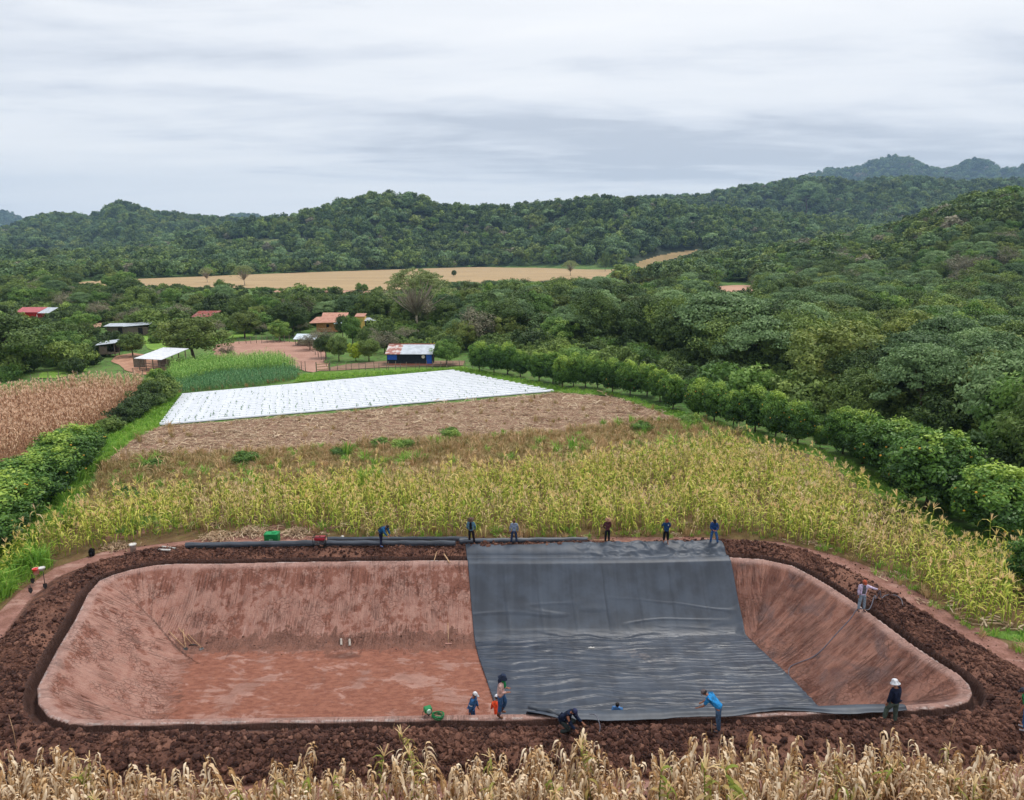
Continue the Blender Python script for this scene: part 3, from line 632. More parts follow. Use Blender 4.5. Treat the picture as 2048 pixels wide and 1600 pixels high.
# rolls of spare liner behind the pond
def roll(p0, p1, r, label, off=0):
    A = hit(*p0, liner=True); B = hit(*p1, liner=True); A[1] += off; B[1] += off; A[2] = max(A[2], 0)+.04; B[2] = max(B[2], 0)+.04
    d = B-A; Ln = float(np.linalg.norm(d)); ang = math.atan2(d[1], d[0])
    e = empty('liner_roll', (A[0], A[1], A[2]+r), ang, label, 'liner roll', 'rolls of spare liner behind the pond')
    e.rotation_euler = (0, -math.atan2(d[2], math.hypot(d[0], d[1])), ang)
    k = 26; pts = [(Ln*i/k, .02*math.sin(i*.9), .012*math.sin(i*1.7)) for i in range(k+1)]
    mb = MB(); mb.tube(pts, [r*(1+.05*math.sin(i*1.1+r*50)) for i in range(k+1)], 16, cap=False); o = mb.build('rolled_sheet', M_ROLL, e, True)
    for q in (0, Ln):
        sp = [(q, math.cos(j*.5)*r*(1-j/40), math.sin(j*.5)*r*(1-j/40)) for j in range(36)]
        MB().tube(sp, .006, 4).build('spiral_end', M_ROLL, e)
    mf = MB(); mf.add([(Ln*i/12, -r*1.0-.015*math.sin(i), -r+.02) for i in range(13)]+[(Ln*i/12, -r*.2, -r*.8) for i in range(13)], [(i, i+1, i+14, i+13) for i in range(12)]); mf.build('loose_flap', M_ROLL, e)
    return e
roll((372,1096), (640,1091), .15, 'long black roll of liner, the leftmost, reaching to the red generator')
roll((646,1091), (911,1091), .14, 'long black roll of liner behind the bending man, in front of another roll')
roll((655,1085), (935,1084), .13, 'black roll of liner lying farther back behind the front middle roll', .15)
roll((919,1088), (1174,1085), .16, 'long black roll of liner behind the two men at the left of the liner')

# ================================================================== vegetation prototypes
def leafcards(C, N, size, rng_, aspect=1.6, jit=.7, tone=None, bent=True):
    """one small diamond leaf per point, facing roughly along N"""
    n = len(C); up = rng_.normal(size=(n, 3))
    N = N+rng_.normal(size=(n, 3))*jit; N /= np.linalg.norm(N, axis=1)[:, None]+1e-9
    a = np.cross(N, up); a /= np.linalg.norm(a, axis=1)[:, None]+1e-9; b = np.cross(N, a)
    s = (size*rng_.uniform(.65, 1.3, n))[:, None]
    v = np.stack([C-a*s*aspect*.5, C+b*s*.42-N*s*.08, C+a*s*aspect*.5-N*s*.12, C-b*s*.42-N*s*.08], 1)
    f = np.arange(4*n).reshape(n, 4)
    return v.reshape(-1, 3), f
def crown_mesh(name, seed, rx, rz, h0, nclump, nleaf, leaf, cr=.28, style='round', ncol=None, irregular=.25, top=0):
    """crown of nclump leaf clumps filling an uneven volume; base at z=0, crown centre at h0+rz"""
    r = np.random.default_rng(seed); Cs = []; k = 0
    ph = r.uniform(0, 6.28, 6); am = r.uniform(.4, 1, 6)
    while len(Cs) < nclump:
        d = r.normal(size=3); d /= np.linalg.norm(d); rad = r.uniform(.25, 1)**.45
        az = math.atan2(d[1], d[0]); lob = 1+irregular*sum(am[i]*math.sin((i+2)*az+ph[i]+d[2]*2.2) for i in range(4))/2
        if style == 'umbrella':
            q = np.array([d[0]*rx*rad*lob, d[1]*rx*rad*lob, 0]); rr = math.hypot(q[0], q[1])/rx
            z = h0+rz*2*(1-.55*rr*rr)*r.choice([1, .86, .68], p=[.55, .28, .17])+r.normal()*.04*rx
            c = np.array([q[0], q[1], z])
        elif style == 'cone':
            hh = r.uniform(0, 1)**.8; c = np.array([d[0]*rx*(1-hh*.75)*rad*lob, d[1]*rx*(1-hh*.75)*rad*lob, h0+2*rz*hh])
        else:
            sq = -.65 if d[2] < 0 else 1
            c = np.array([d[0]*rx*rad*lob, d[1]*rx*rad*lob, h0+rz+d[2]*rz*rad*(1 if d[2] > 0 else .85)*(.85+.15*lob)])
        Cs.append((c, rx*cr*r.uniform(.65, 1.25), r.uniform(0, 1)))
    P_, N_, T_ = [], [], []
    cen = np.array([0, 0, h0+rz*.8])
    for c, s, tn in Cs:
        m = int(nleaf*r.uniform(.7, 1.3)); d = r.normal(size=(m, 3)); d /= np.linalg.norm(d, axis=1)[:, None]
        fl_ = np.array([1, 1, .38 if style == 'umbrella' else (.6 if style == 'layer' else .75)])
        p = c+d*fl_*s*(r.uniform(.35, 1, m)[:, None]**.5)
        out = (c-cen); out = out/(np.linalg.norm(out)+1e-6)
        P_.append(p); N_.append(d*.7+out*.6+np.array([0, 0, .35])); T_.append(np.clip(tn*.65+.35*r.uniform(0, 1, m), 0, 1))
    P_ = np.vstack(P_); N_ = np.vstack(N_); T_ = np.concatenate(T_)
    P_[:, 2] = np.maximum(P_[:, 2], .08)
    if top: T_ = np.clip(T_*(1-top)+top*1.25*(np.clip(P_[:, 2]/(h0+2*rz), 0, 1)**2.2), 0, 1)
    v, f = leafcards(P_, N_, leaf, r)
    return mesh(name, v, f, {'tone': (T_, 'FACE')}), [c for c, s, tn in Cs]
def trunk_mesh(name, seed, h, r0, clumps, nl=9, lean=.05):
    r = np.random.default_rng(seed); mb = MB(); top = np.array([r.normal()*lean*h, r.normal()*lean*h, h])
    mid = top*.5+np.array([r.normal()*lean*h*.5, r.normal()*lean*h*.5, 0])
    mb.tube([(0, 0, -.15), (mid[0]*.3, mid[1]*.3, h*.25), tuple(mid), tuple(top)], [r0*1.35, r0, r0*.85, r0*.65], 7)
    for i in r.choice(len(clumps), min(nl, len(clumps)), replace=False):
        c = clumps[i]; s = mid*.4+top*.6 if r.random() < .5 else top*.97
        m = (s+c)/2+np.array([0, 0, -.06*h]); mb.tube([tuple(s), tuple(m), tuple(s+(c-s)*.92)], [r0*.5, r0*.3, r0*.12], 5)
    return mb.mesh(name, True)
G = lambda *a: lin(*a)
M_CIT = foliage('citrus_leaves', [G(34,56,26), G(52,82,34), G(82,116,44), G(146,168,70)], .2, .15, .5, .3, 1.4)
M_DARK = foliage('dark_tree_leaves', [G(38,52,32), G(56,74,42), G(80,98,54), G(108,124,66)], .18, .55, gain=1.9, wr=1.02, wb=.8)
M_FEA = foliage('feathery_leaves', [G(50,70,48), G(70,92,64), G(92,116,82), G(116,138,102)], .2, .5, gain=1.85, wr=1.05, wb=.82)
M_OLV = foliage('olive_leaves', [G(56,68,36), G(78,92,46), G(102,116,58), G(130,138,72)], .2, .45, gain=1.5)
M_BRI = foliage('bright_tree_leaves', [G(58,82,42), G(80,110,52), G(104,134,64), G(142,160,80)], .25, .4, gain=1.35)
M_GRY = foliage('greyish_leaves', [G(84,84,66), G(102,100,80), G(124,120,98), G(142,132,112)], .1, .4)
M_YEL = foliage('yellow_green_leaves', [G(96,118,34), G(128,148,44), G(160,174,58), G(186,190,70)], .25, .2)
M_UMB = foliage('pale_umbrella_leaves', [G(94,104,62), G(112,124,76), G(132,142,92), G(152,158,110)], .25, .3)
M_BARK = simple('grey_brown_bark', G(104,92,78), G(70,60,50), 6, .9, .1, 0, .5, (1, 1, .3))
M_PALEBARK = simple('pale_bark', G(176,166,148), G(130,120,104), 6, .9, .1, 0, .3, (1, 1, .3))
def kind(nm, n, mat, bark=None, r0=.12, hl=None, th=None, **kw):
    out = []
    for i in range(n):
        cm, cl = crown_mesh(nm+'_crown', hash_(nm)+i*13, **kw); cm.materials.append(mat)
        tm = trunk_mesh(nm+'_trunk', i+5, th or kw['h0']+kw['rz']*.9, r0, cl, hl or 9); tm.materials.append(bark or M_BARK)
        out.append((cm, tm))
    return out
def hash_(s): return sum(ord(c)*(i+3) for i, c in enumerate(s)) % 9973
# all prototypes are about unit height 1 = real height in metres via scale (built at real size of H metres)
K = {}
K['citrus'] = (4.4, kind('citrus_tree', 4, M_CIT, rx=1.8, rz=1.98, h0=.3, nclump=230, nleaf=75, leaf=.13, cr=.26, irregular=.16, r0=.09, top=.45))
K['round'] = (8.0, kind('broadleaf_tree', 4, M_DARK, rx=3.7, rz=3.1, h0=1.7, nclump=150, nleaf=100, leaf=.21, cr=.25, irregular=.42, r0=.2))
K['layer'] = (8.5, kind('layered_tree', 3, M_FEA, rx=4.4, rz=2.6, h0=3.0, nclump=110, nleaf=120, leaf=.19, cr=.25, style='umbrella', irregular=.4, r0=.2))
K['olive'] = (7.5, kind('olive_green_tree', 3, M_OLV, rx=3.5, rz=2.9, h0=1.5, nclump=120, nleaf=95, leaf=.2, cr=.24, irregular=.4, r0=.18))
K['bright'] = (6.5, kind('bright_green_tree', 3, M_BRI, rx=2.9, rz=2.6, h0=1.1, nclump=110, nleaf=95, leaf=.18, cr=.25, irregular=.35, r0=.16))
K['grey'] = (6.0, kind('thin_grey_tree', 3, M_GRY, rx=2.8, rz=2.2, h0=1.3, nclump=90, nleaf=38, leaf=.15, cr=.3, irregular=.35, r0=.12, hl=40))
K['bush'] = (2.6, kind('bush', 3, M_DARK, rx=1.7, rz=1.25, h0=.05, nclump=60, nleaf=60, leaf=.17, cr=.3, irregular=.4, r0=.05))
K['gbush'] = (2.2, kind('green_bush', 2, M_BRI, rx=1.6, rz=1.05, h0=.05, nclump=55, nleaf=60, leaf=.16, cr=.3, irregular=.4, r0=.05))
K['yellow'] = (4.6, kind('yellow_green_tree', 1, M_YEL, rx=1.9, rz=1.9, h0=.6, nclump=80, nleaf=60, leaf=.18, cr=.26, irregular=.25, r0=.1))
K['umbrella'] = (17.0, kind('umbrella_tree', 2, M_UMB, M_PALEBARK, .34, 60, 6.0, rx=8.8, rz=4.3, h0=7.6, nclump=200, nleaf=46, leaf=.26, cr=.12, style='umbrella', irregular=.35))
# far forest kinds: coarse
FAR = []
for i, (mt, st) in enumerate([(M_DARK, 'round'), (M_DARK, 'round'), (M_FEA, 'round'), (M_OLV, 'round'), (M_FEA, 'umbrella'), (M_DARK, 'cone'), (M_GRY, 'round'), (M_BRI, 'round')]):
    cm, _ = crown_mesh('far_crown', 300+i, 4.6, 3.9 if st != 'umbrella' else 2.2, 2.0 if st != 'umbrella' else 5.0, 42, 26, .85, .34, st, irregular=.45)
    cm.materials.append(mt); FAR.append(cm)
MIDK = [K['round'][1][0][0], K['round'][1][1][0], K['layer'][1][0][0], K['olive'][1][0][0], K['bright'][1][0][0], K['bush'][1][0][0], K['grey'][1][0][0], K['layer'][1][1][0]]

def ribbon_plant(name, seed, mat, h=2.0, nl=11, L=.75, w=.07, droop=1.0, seg=5, tassel=True, curl=.5, stalk=.014, pale=.0, tt_=(.2, .7), e0r=(.55, 1.25)):
    r = np.random.default_rng(seed); v = []; f = []; T = []
    def rib(pts, ws, side, tn):
        n0 = len(v)
        for p, q, s in zip(pts, ws, side):
            v.append(p-s*q/2); v.append(p+s*q/2)
        for i in range(len(pts)-1): f.append((n0+2*i, n0+2*i+1, n0+2*i+3, n0+2*i+2)); T.append(tn)
    bend = r.normal(size=2)*.05
    for k in range(2):
        s = np.array([1, 0, 0]) if k else np.array([0, 1, 0])
        rib([np.array([bend[0]*t_*t_*h, bend[1]*t_*t_*h, h*.92*t_]) for t_ in (0, .5, 1)], [stalk*2.4, stalk*2, stalk*1.4], [s]*3, tt_[0]*.7+.1)
    for i in range(nl):
        zf = .18+.72*(i+.5)/nl; az = (i % 2)*math.pi+r.normal()*.9+seed; o = np.array([bend[0]*zf*zf*h, bend[1]*zf*zf*h, zf*h])
        d = np.array([math.cos(az), math.sin(az), 0]); sd0 = np.array([-math.sin(az), math.cos(az), 0])
        Ls = L*r.uniform(.6, 1.15)*(1-.25*abs(zf-.5)); e0 = r.uniform(*e0r); p = o; pts = [p]; ws = [w*.5]; sd = [sd0]; an = e0
        for j in range(1, seg+1):
            an -= droop*r.uniform(.7, 1.35)*(2.6/seg); an = max(an, -1.45)
            p = p+(d*math.cos(an)+np.array([0, 0, math.sin(an)]))*Ls/seg
            tw = curl*r.normal()*j/seg; s_ = sd0*math.cos(tw)+np.array([0, 0, 1])*math.sin(tw)
            pts.append(p); ws.append(w*(1, 1, .9, .7, .45, .12)[min(j, 5)] if seg >= 5 else w*(1-.85*j/seg)); sd.append(s_)
        rib(pts, ws, sd, float(np.clip(r.uniform(*tt_)+pale*zf, 0, 1)))
    if tassel:
        for i in range(7):
            az = r.uniform(0, 6.28); e = r.uniform(.05, .6); o = np.array([bend[0]*h*.8, bend[1]*h*.8, h*.9])
            q = o+np.array([math.cos(az)*e*.5, math.sin(az)*e*.5, .32*h/2*(1-e*.6)])
            rib([o, (o+q)/2+np.array([0, 0, .03]), q], [.018, .034, .014], [np.array([math.sin(az), -math.cos(az), 0])]*3, .95)
    me = mesh(name, v, f, {'tone': (T, 'FACE')}); me.materials.append(mat); return me
M_DRY = foliage('dry_maize_leaves', [G(132,98,62), G(176,138,94), G(208,178,138), G(230,212,184)], .22, .15, .7, .2, 1.1)
M_DRYG = foliage('half_dry_maize_leaves', [G(92,112,44), G(134,142,62), G(190,164,108), G(222,196,150)], .25, .2, .7, .2, 1.1)
M_MZ = foliage('green_maize_leaves', [G(102,132,42), G(152,166,58), G(194,190,90), G(212,184,136)], .3, .25, .6, .3, 1.25)
M_DRYL = foliage('brown_maize_leaves', [G(134,100,78), G(172,134,106), G(200,164,132), G(220,192,166)], .2, .2, .8, .1, 1.15)
DRYP = [ribbon_plant('dry_maize_stem', 40+i, M_DRY, 1.85, 21, .58, .066, 1.75, 6, False, 1.2, .013, .3, (.0, .95), (.1, 1.1)) for i in range(7)]+[ribbon_plant('dry_maize_stem', 90+i, M_DRYG, 1.9, 14, .7, .08, 1.4, 6, True, .6, .014, .2, (.0, .8)) for i in range(1)]
GRNP = [ribbon_plant('green_maize_stem', 140+i, M_MZ, 2.0, 9, .72, .085, .95, 4, True, .35, .016, .25, (.0, .72)) for i in range(6)]
LFTP = [ribbon_plant('brown_maize_stem', 180+i, M_DRYL, 1.9, 8, .6, .09, 1.2, 3, True, .6, .02, .2, (.1, .8)) for i in range(4)]
M_CANE = foliage('cane_leaves', [G(74,108,46), G(94,132,56), G(118,152,72), G(150,172,100)], .3, .3, .5, .3, 1.7)
M_TEAL = foliage('elephant_grass_leaves', [G(52,88,54), G(66,108,66), G(86,126,80), G(108,142,94)], .25, .3, .5, .3, 1.6)
CANE = [ribbon_plant('cane_stem', 220+i, M_CANE, 2.2, 10, 1.0, .09, .75, 4, False, .3, .02, .2, (.1, .9)) for i in range(3)]
TEAL = [ribbon_plant('grass_stem', 240+i, M_TEAL, 1.6, 10, .8, .08, .85, 4, False, .3, .02, .2, (.1, .9)) for i in range(3)]
def tuft(name, seed, mat, n=26, L=.6, w=.03, spread=.22, tt_=(.1, .9)):
    r = np.random.default_rng(seed); v = []; f = []; T = []
    for i in range(n):
        az = r.uniform(0, 6.28); o = np.array([math.cos(az)*spread*r.random(), math.sin(az)*spread*r.random(), 0]); l = L*r.uniform(.5, 1.1)
        d = np.array([math.cos(az), math.sin(az), 0]); s = np.array([-d[1], d[0], 0])*w; ln = r.uniform(.1, .8); n0 = len(v)
        p1 = o+d*l*ln*.3+np.array([0, 0, l*.6]); p2 = o+d*l*ln+np.array([0, 0, l*(1-.45*ln)])
        v += [o-s/2, o+s/2, p1+s/2, p1-s/2, p2]; f += [(n0, n0+1, n0+2, n0+3), (n0+3, n0+2, n0+4, n0+4)]; T += [r.uniform(*tt_)]*2
    me = mesh(name, v, [tuple(dict.fromkeys(q)) for q in f], {'tone': (T, 'FACE')}); me.materials.append(mat); return me
M_GR = foliage('grass_blades', [G(84,122,46), G(108,148,56), G(134,168,70), G(164,180,96)], .3, .35)
M_WD = foliage('weed_blades', [G(104,104,58), G(136,124,78), G(168,140,104), G(192,164,128)], .2, .4)
M_ST = foliage('straw', [G(138,112,88), G(168,140,112), G(194,168,138), G(216,196,168)], .1, .3, .6, .2, 1.0)
TG = [tuft('grass_tuft', 1+i, M_GR, 22, .35, .03, .25) for i in range(3)]
TW = [tuft('weed_tuft', 11+i, M_WD, 30, .75, .035, .35) for i in range(3)]
TWG = [tuft('green_tuft', 21+i, M_GR, 44, 1.1, .04, .3) for i in range(2)]
def litter(seed):
    r = np.random.default_rng(seed); v = []; f = []; T = []
    for i in range(14):
        o = np.array([r.uniform(-.5, .5), r.uniform(-.5, .5), r.uniform(.03, .12)]); az = r.uniform(0, 6.28); d = np.array([math.cos(az), math.sin(az), r.uniform(-.15, .25)])*r.uniform(.1, .35); s = np.array([-math.sin(az), math.cos(az), .3])*.025
        n0 = len(v); v += [o-d-s, o-d+s, o+d+s, o+d-s]; f.append((n0, n0+1, n0+2, n0+3)); T.append(r.uniform(0, 1))
    me = mesh('litter', v, f, {'tone': (T, 'FACE')}); me.materials.append(M_ST); return me
LIT = [litter(i) for i in range(3)]
def clod(seed, mat):
    r = np.random.default_rng(seed); bm = bmesh.new(); bmesh.ops.create_icosphere(bm, subdivisions=2, radius=1)
    pl = [(Vector(r.normal(size=3)).normalized(), r.uniform(.45, .85)) for _ in range(9)]
    for v in bm.verts:
        for n_, d in pl:
            k = v.co.dot(n_)
            if k > d: v.co -= n_*(k-d)
        v.co *= 1+r.normal()*.05
        v.co.z *= .72
    me = bpy.data.meshes.new('clod'); bm.to_mesh(me); bm.free(); me.materials.append(mat); return me
t = NT('clod_earth'); oi = t.n.new('ShaderNodeObjectInfo'); v = t.noise(t.coord('Object'), 2.2, 5, .7)
cc = t.ramp(oi.outputs['Random'], [(0, G(61,42,37)), (.5, G(89,61,53)), (.85, G(112,79,67)), (1, G(144,106,89))])
pt = t.step(t.noise(t.pos(), .42, 3, .5), .53, .60); cc = t.mix(t.math('MULTIPLY', pt, .7), cc, t.ramp(oi.outputs['Random'], [(0, G(108,74,62)), (1, G(150,108,90))]))
t.bump(v, .8, .1); M_CLOD = t.fin(t.mix(t.math('MULTIPLY', t.step(v, .4, .7), .5), cc, G(64,44,40)), .9, .15)
CLOD = [clod(i, M_CLOD) for i in range(6)]

M_MZD = foliage('yellow_maize_leaves', [G(128,142,58), G(166,168,82), G(196,178,116), G(208,184,150)], .3, .3, .6, .3, 1.2)
DRYG4 = [ribbon_plant('yellow_maize_stem', 160+i, M_MZD, 1.95, 9, .68, .08, 1.15, 4, True, .5, .016, .35, (.1, .9)) for i in range(4)]
# ================================================================== forests and crops
def rots(n, seed, tilt=.06):
    r = np.random.default_rng(seed); return np.stack([r.normal(size=n)*tilt, r.normal(size=n)*tilt, r.uniform(0, 6.28, n)], -1)
# patches of open ground left free of forest, in photo pixels, hit on the terrain
OPEN_PX = [[(140,566),(232,560),(420,553),(600,546),(800,539),(1000,533),(1140,530),(1240,536),(1215,562),(1150,572),(1100,582),(1000,578),(870,583),(760,592),(560,594),(400,580),(270,578),(150,577)],
           [(1225,560),(1250,530),(1300,508),(1350,499),(1420,494),(1415,515),(1390,535),(1340,552),(1280,568)],
           [(1420,572),(1500,566),(1520,575),(1500,595),(1420,588)],
           [(1085,580),(1180,566),(1300,578),(1300,590),(1180,592)]]
HILLPATCH = [[(1250,546),(1270,526),(1310,512),(1350,504),(1405,498),(1400,506),(1360,516),(1335,524),(1300,540),(1280,548)]]
drape('golden_hillside', HILLPATCH[0], m_field('golden_grass', lin(168,142,104), lin(150,128,90), lin(130,124,80), .05, (1, 1, 1), 0, .2), 'golden dry hillside field')
drape('hill_clearing', [(425,482),(500,478),(560,480),(640,488),(600,490),(500,490),(430,490)], m_field('hill_clearing_grass', lin(140,146,96), lin(112,124,78), lin(96,110,66), .03), 'pale clearing on the wooded hill', 1.5, 5)
drape('hill_clearing', [(24,504),(60,500),(110,502),(100,510),(50,512),(26,511)], m_field('hill_clearing_dry', lin(170,152,110), lin(140,134,90), lin(120,120,80), .03), 'dry clearing on the left hill', 1.5, 5)
drape('hill_clearing', [(1680,508),(1735,505),(1740,515),(1690,518)], bpy.data.materials['golden_grass'], 'brown clearing on the right slope', 1.5, 5)
# far forest
def in_open(px, py, extra=[]):
    m = np.zeros(px.shape, bool)
    for q in OPEN_PX+extra: m |= inpoly(px, py, q)
    return m
r = np.random.default_rng(55); FP = []
def far_band(y0, y1, dens, tr=(-.92, .92)):
    n = int(((tr[1]-tr[0])*(y1*y1-y0*y0)/2)*dens); yy = np.sqrt(r.uniform(y0*y0, y1*y1, n)); tt_ = r.uniform(*tr, n); return tt_*yy, yy
CLEAR = [[(425,480),(640,484),(640,500),(430,500)], [(24,498),(110,498),(110,520),(24,520)], [(1680,503),(1740,503),(1740,530),(1690,530)]]
def visible(x, y, z, h=9):
    """keep trees whose top is not far behind the terrain silhouette seen from the camera side"""
    k = np.linspace(.15, .97, 60)[:, None]
    zr = (CAMH+6)+(z+h-(CAMH+6))*k
    return (terrain(x*k, y*k) <= zr+4).all(0)
for (a, b, dn) in [(330, 620, 1/46), (620, 1100, 1/62), (1100, 1750, 1/95), (1750, 4100, 1/380)]:
    x, y = far_band(a, b, dn); z = terrain(x, y); px, py = proj(x, y, z)
    m = (px > -160) & (px < 2220) & ~in_open(px, py, CLEAR)
    flat = (z < 1.5)
    m &= ~(flat & (px > 130) & (px < 1240) & (py > np.interp(px, [130, 420, 600, 800, 1000, 1240], [563, 553, 546, 539, 533, 534])))
    x, y, z = x[m], y[m], z[m]; vis = np.concatenate([visible(x[i:i+4000], y[i:i+4000], z[i:i+4000]) for i in range(0, len(x), 4000)])
    FP.append(np.stack([x, y, z, np.full(x.size, a)], -1)[vis])
FP = np.vstack(FP); print('far trees', len(FP))
s = np.where(FP[:, 3] > 1700, 2.0, np.where(FP[:, 3] > 1000, 1.15, np.where(FP[:, 3] > 600, 1.0, .85)))*np.exp(r.normal(size=len(FP))*.36)
kk = r.choice(8, len(FP), p=[.23, .19, .2, .13, .08, .07, .04, .06])
emerg = (r.random(len(FP)) < .03) & (FP[:, 3] > 600); s = np.where(emerg, s*1.35, s); s = np.minimum(s, np.where(FP[:, 3] < 1700, 1.9, 3.4)); kk = np.where((s > 1.45) & (FP[:, 3] < 1700) & (kk >= 6), 0, kk); s = np.minimum(s, np.where(FP[:, 3] < 600, 1.15, 9)); kk = np.where((FP[:, 3] < 600) & (kk == 4), 2, kk)
FP[:, 2] -= .5
gn_stuff('far_forest', FP[:, :3], FAR, s, rots(len(FP), 3, .08), kk, 'dense forest covering the distant hills', 'forest')
# ---- individual trees --------------------------------------------------
FEAT = []   # (x0,y0,x1,y1,base_y): things in the photo that no nearer tree may hide
def feat(x0, y0, x1, y1, by): FEAT.append((x0, y0, x1, y1, by))
feat(560,548,800,580,584); feat(490,570,680,588,588); feat(290,556,560,570,580); feat(165,562,300,573,582); feat(880,545,1080,562,575); feat(1100,545,1240,556,575); feat(1240,505,1400,545,560); feat(700,590,700,590,590); feat(40,618,103,641,641); feat(200,692,234,714,714); feat(263,703,352,742,742); feat(202,652,292,668,668); feat(390,634,430,649,649)
feat(624,640,752,660,660); feat(580,674,640,692,692); feat(772,700,868,732,732); feat(1247,557,1281,567,567); feat(440,684,640,714,700)
feat(560,712,655,745,715); feat(275,676,330,702,690); feat(430,664,560,676,670); feat(110,635,240,641,650); feat(790,545,880,650,664); feat(640,728,930,742,741); feat(80,738,178,756,747); feat(1440,572,1504,592,590)
NOBASE = [MAIZE_PX, WEED_PX, TILL_PX, YARD_PX, DRYL_PX, [(200,935),(1120,780),(905,735),(360,785),(300,820)], [(330,720),(580,700),(620,770),(340,800)], [(560,715),(960,715),(960,770),(560,770)], [(225,705),(350,705),(350,755),(225,755)],
          [(1000,600),(940,742),(1280,830),(1500,890),(1720,960),(1860,1060),(2100,1200),(2100,1050),(1960,950),(1700,830),(1480,770),(1250,730),(1100,700),(960,700)]]
def clear_of(bx, by, w, h):
    for x0, y0, x1, y1, fy in FEAT:
        if by > fy-2 and bx+w/2 > x0 and bx-w/2 < x1 and by > y0 and by-h < y1: return False
    return True
NT_ = {}
def plant(kd, wx_, wy_, h, label, group=None, wf_=1.0, rz=None, cat='tree', var=None, fruit=0):
    H0, protos = K[kd]; k = NT_.get(kd, 0); NT_[kd] = k+1; cm, tm = protos[k % len(protos) if var is None else var]
    z = float(terrain(np.array([wx_]), np.array([wy_]))[0]) if wy_ > 100 else 0.0
    nm = {'citrus': 'citrus_tree', 'bush': 'bush', 'gbush': 'bush'}.get(kd, 'tree')
    s = h/H0; e = empty(nm, (wx_, wy_, z-.05), rz if rz is not None else k*2.399, label, cat, group); e.scale = (s*wf_, s*wf_, s)
    obj('crown', cm, None, e); obj('trunk', tm, None, e)
    if fruit:
        q = np.zeros(len(cm.vertices)*3); cm.vertices.foreach_get('co', q); q = q.reshape(-1, 3)
        c0 = q.mean(0); dd = np.linalg.norm((q-c0)/np.array([1.75, 1.75, 1.9]), axis=1); o_ = np.where((dd > .92) & (q[:, 2] < 3.6))[0]
        for j in np.random.default_rng(k).choice(o_, fruit, replace=False):
            obj('fruit', FRUIT, None, e, tuple(q[j]+np.sign(q[j]-c0)*.04))
    return e
FRUIT = MB().lathe([(0, -.055), (.04, -.04), (.058, 0), (.04, .04), (0, .055)], n=8).mesh('fruit', True); FRUIT.materials.append(simple('orange_peel', G(226,150,40), G(214,170,60), 10, .5, .4))
def pplant(kd, bx, by, hpx, label, wf_=1.0, group=None, **kw):
    p = P(bx, by); h = hpx*zc(p[1])/F/ (cP*.97); return plant(kd, p[0], p[1], h, label, group, wf_, **kw)
ORD = ['first','second','third','fourth','fifth','sixth','seventh','eighth','ninth','tenth','eleventh','twelfth','thirteenth','fourteenth','fifteenth','sixteenth','seventeenth','eighteenth','nineteenth','twentieth','twenty-first','twenty-second','twenty-third','twenty-fourth','twenty-fifth','twenty-sixth','twenty-seventh','twenty-eighth','twenty-ninth']
# right hand citrus row, far end first: base x, base y, height px, width factor
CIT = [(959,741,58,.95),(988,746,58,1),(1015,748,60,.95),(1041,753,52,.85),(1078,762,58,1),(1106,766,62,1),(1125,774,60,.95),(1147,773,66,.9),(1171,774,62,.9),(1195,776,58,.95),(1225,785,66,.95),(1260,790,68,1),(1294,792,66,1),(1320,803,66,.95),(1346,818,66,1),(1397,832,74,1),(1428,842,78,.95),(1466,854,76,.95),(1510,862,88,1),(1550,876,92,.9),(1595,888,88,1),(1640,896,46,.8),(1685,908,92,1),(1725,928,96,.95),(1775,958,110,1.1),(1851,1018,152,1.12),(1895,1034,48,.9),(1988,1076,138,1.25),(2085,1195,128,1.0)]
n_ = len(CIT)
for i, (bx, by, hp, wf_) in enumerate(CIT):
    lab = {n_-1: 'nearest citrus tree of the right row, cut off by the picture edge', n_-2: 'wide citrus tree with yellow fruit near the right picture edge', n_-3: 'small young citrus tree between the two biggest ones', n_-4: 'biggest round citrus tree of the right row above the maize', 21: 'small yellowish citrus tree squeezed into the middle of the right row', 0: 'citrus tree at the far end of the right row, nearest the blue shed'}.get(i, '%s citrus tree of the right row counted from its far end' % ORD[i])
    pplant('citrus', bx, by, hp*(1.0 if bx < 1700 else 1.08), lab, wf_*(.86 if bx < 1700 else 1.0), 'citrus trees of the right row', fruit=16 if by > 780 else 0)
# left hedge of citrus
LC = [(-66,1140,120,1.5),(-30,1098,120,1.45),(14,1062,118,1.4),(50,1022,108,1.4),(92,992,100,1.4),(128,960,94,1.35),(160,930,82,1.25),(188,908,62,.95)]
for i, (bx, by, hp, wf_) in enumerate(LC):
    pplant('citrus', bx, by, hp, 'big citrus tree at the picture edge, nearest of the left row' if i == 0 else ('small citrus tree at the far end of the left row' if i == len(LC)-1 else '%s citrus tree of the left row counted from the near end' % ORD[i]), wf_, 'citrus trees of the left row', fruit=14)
for i, (bx, by, hp, wf_, kd) in enumerate([(222,868,34,1.0,'bush'),(245,850,36,1.1,'bush'),(264,838,36,1.1,'bush'),(284,826,40,1.1,'bush'),(303,812,46,1.0,'bush'),(322,800,50,1.0,'bush')]):
    pplant(kd, bx, by, hp, '%s shrub of the left hedge, counted towards the cane patch' % ORD[i], wf_, 'hedge shrubs beside the bright verge', cat='shrub')
pplant('citrus', 320, 788, 52, 'bright green citrus tree where the left hedge meets the cane patch', .9)
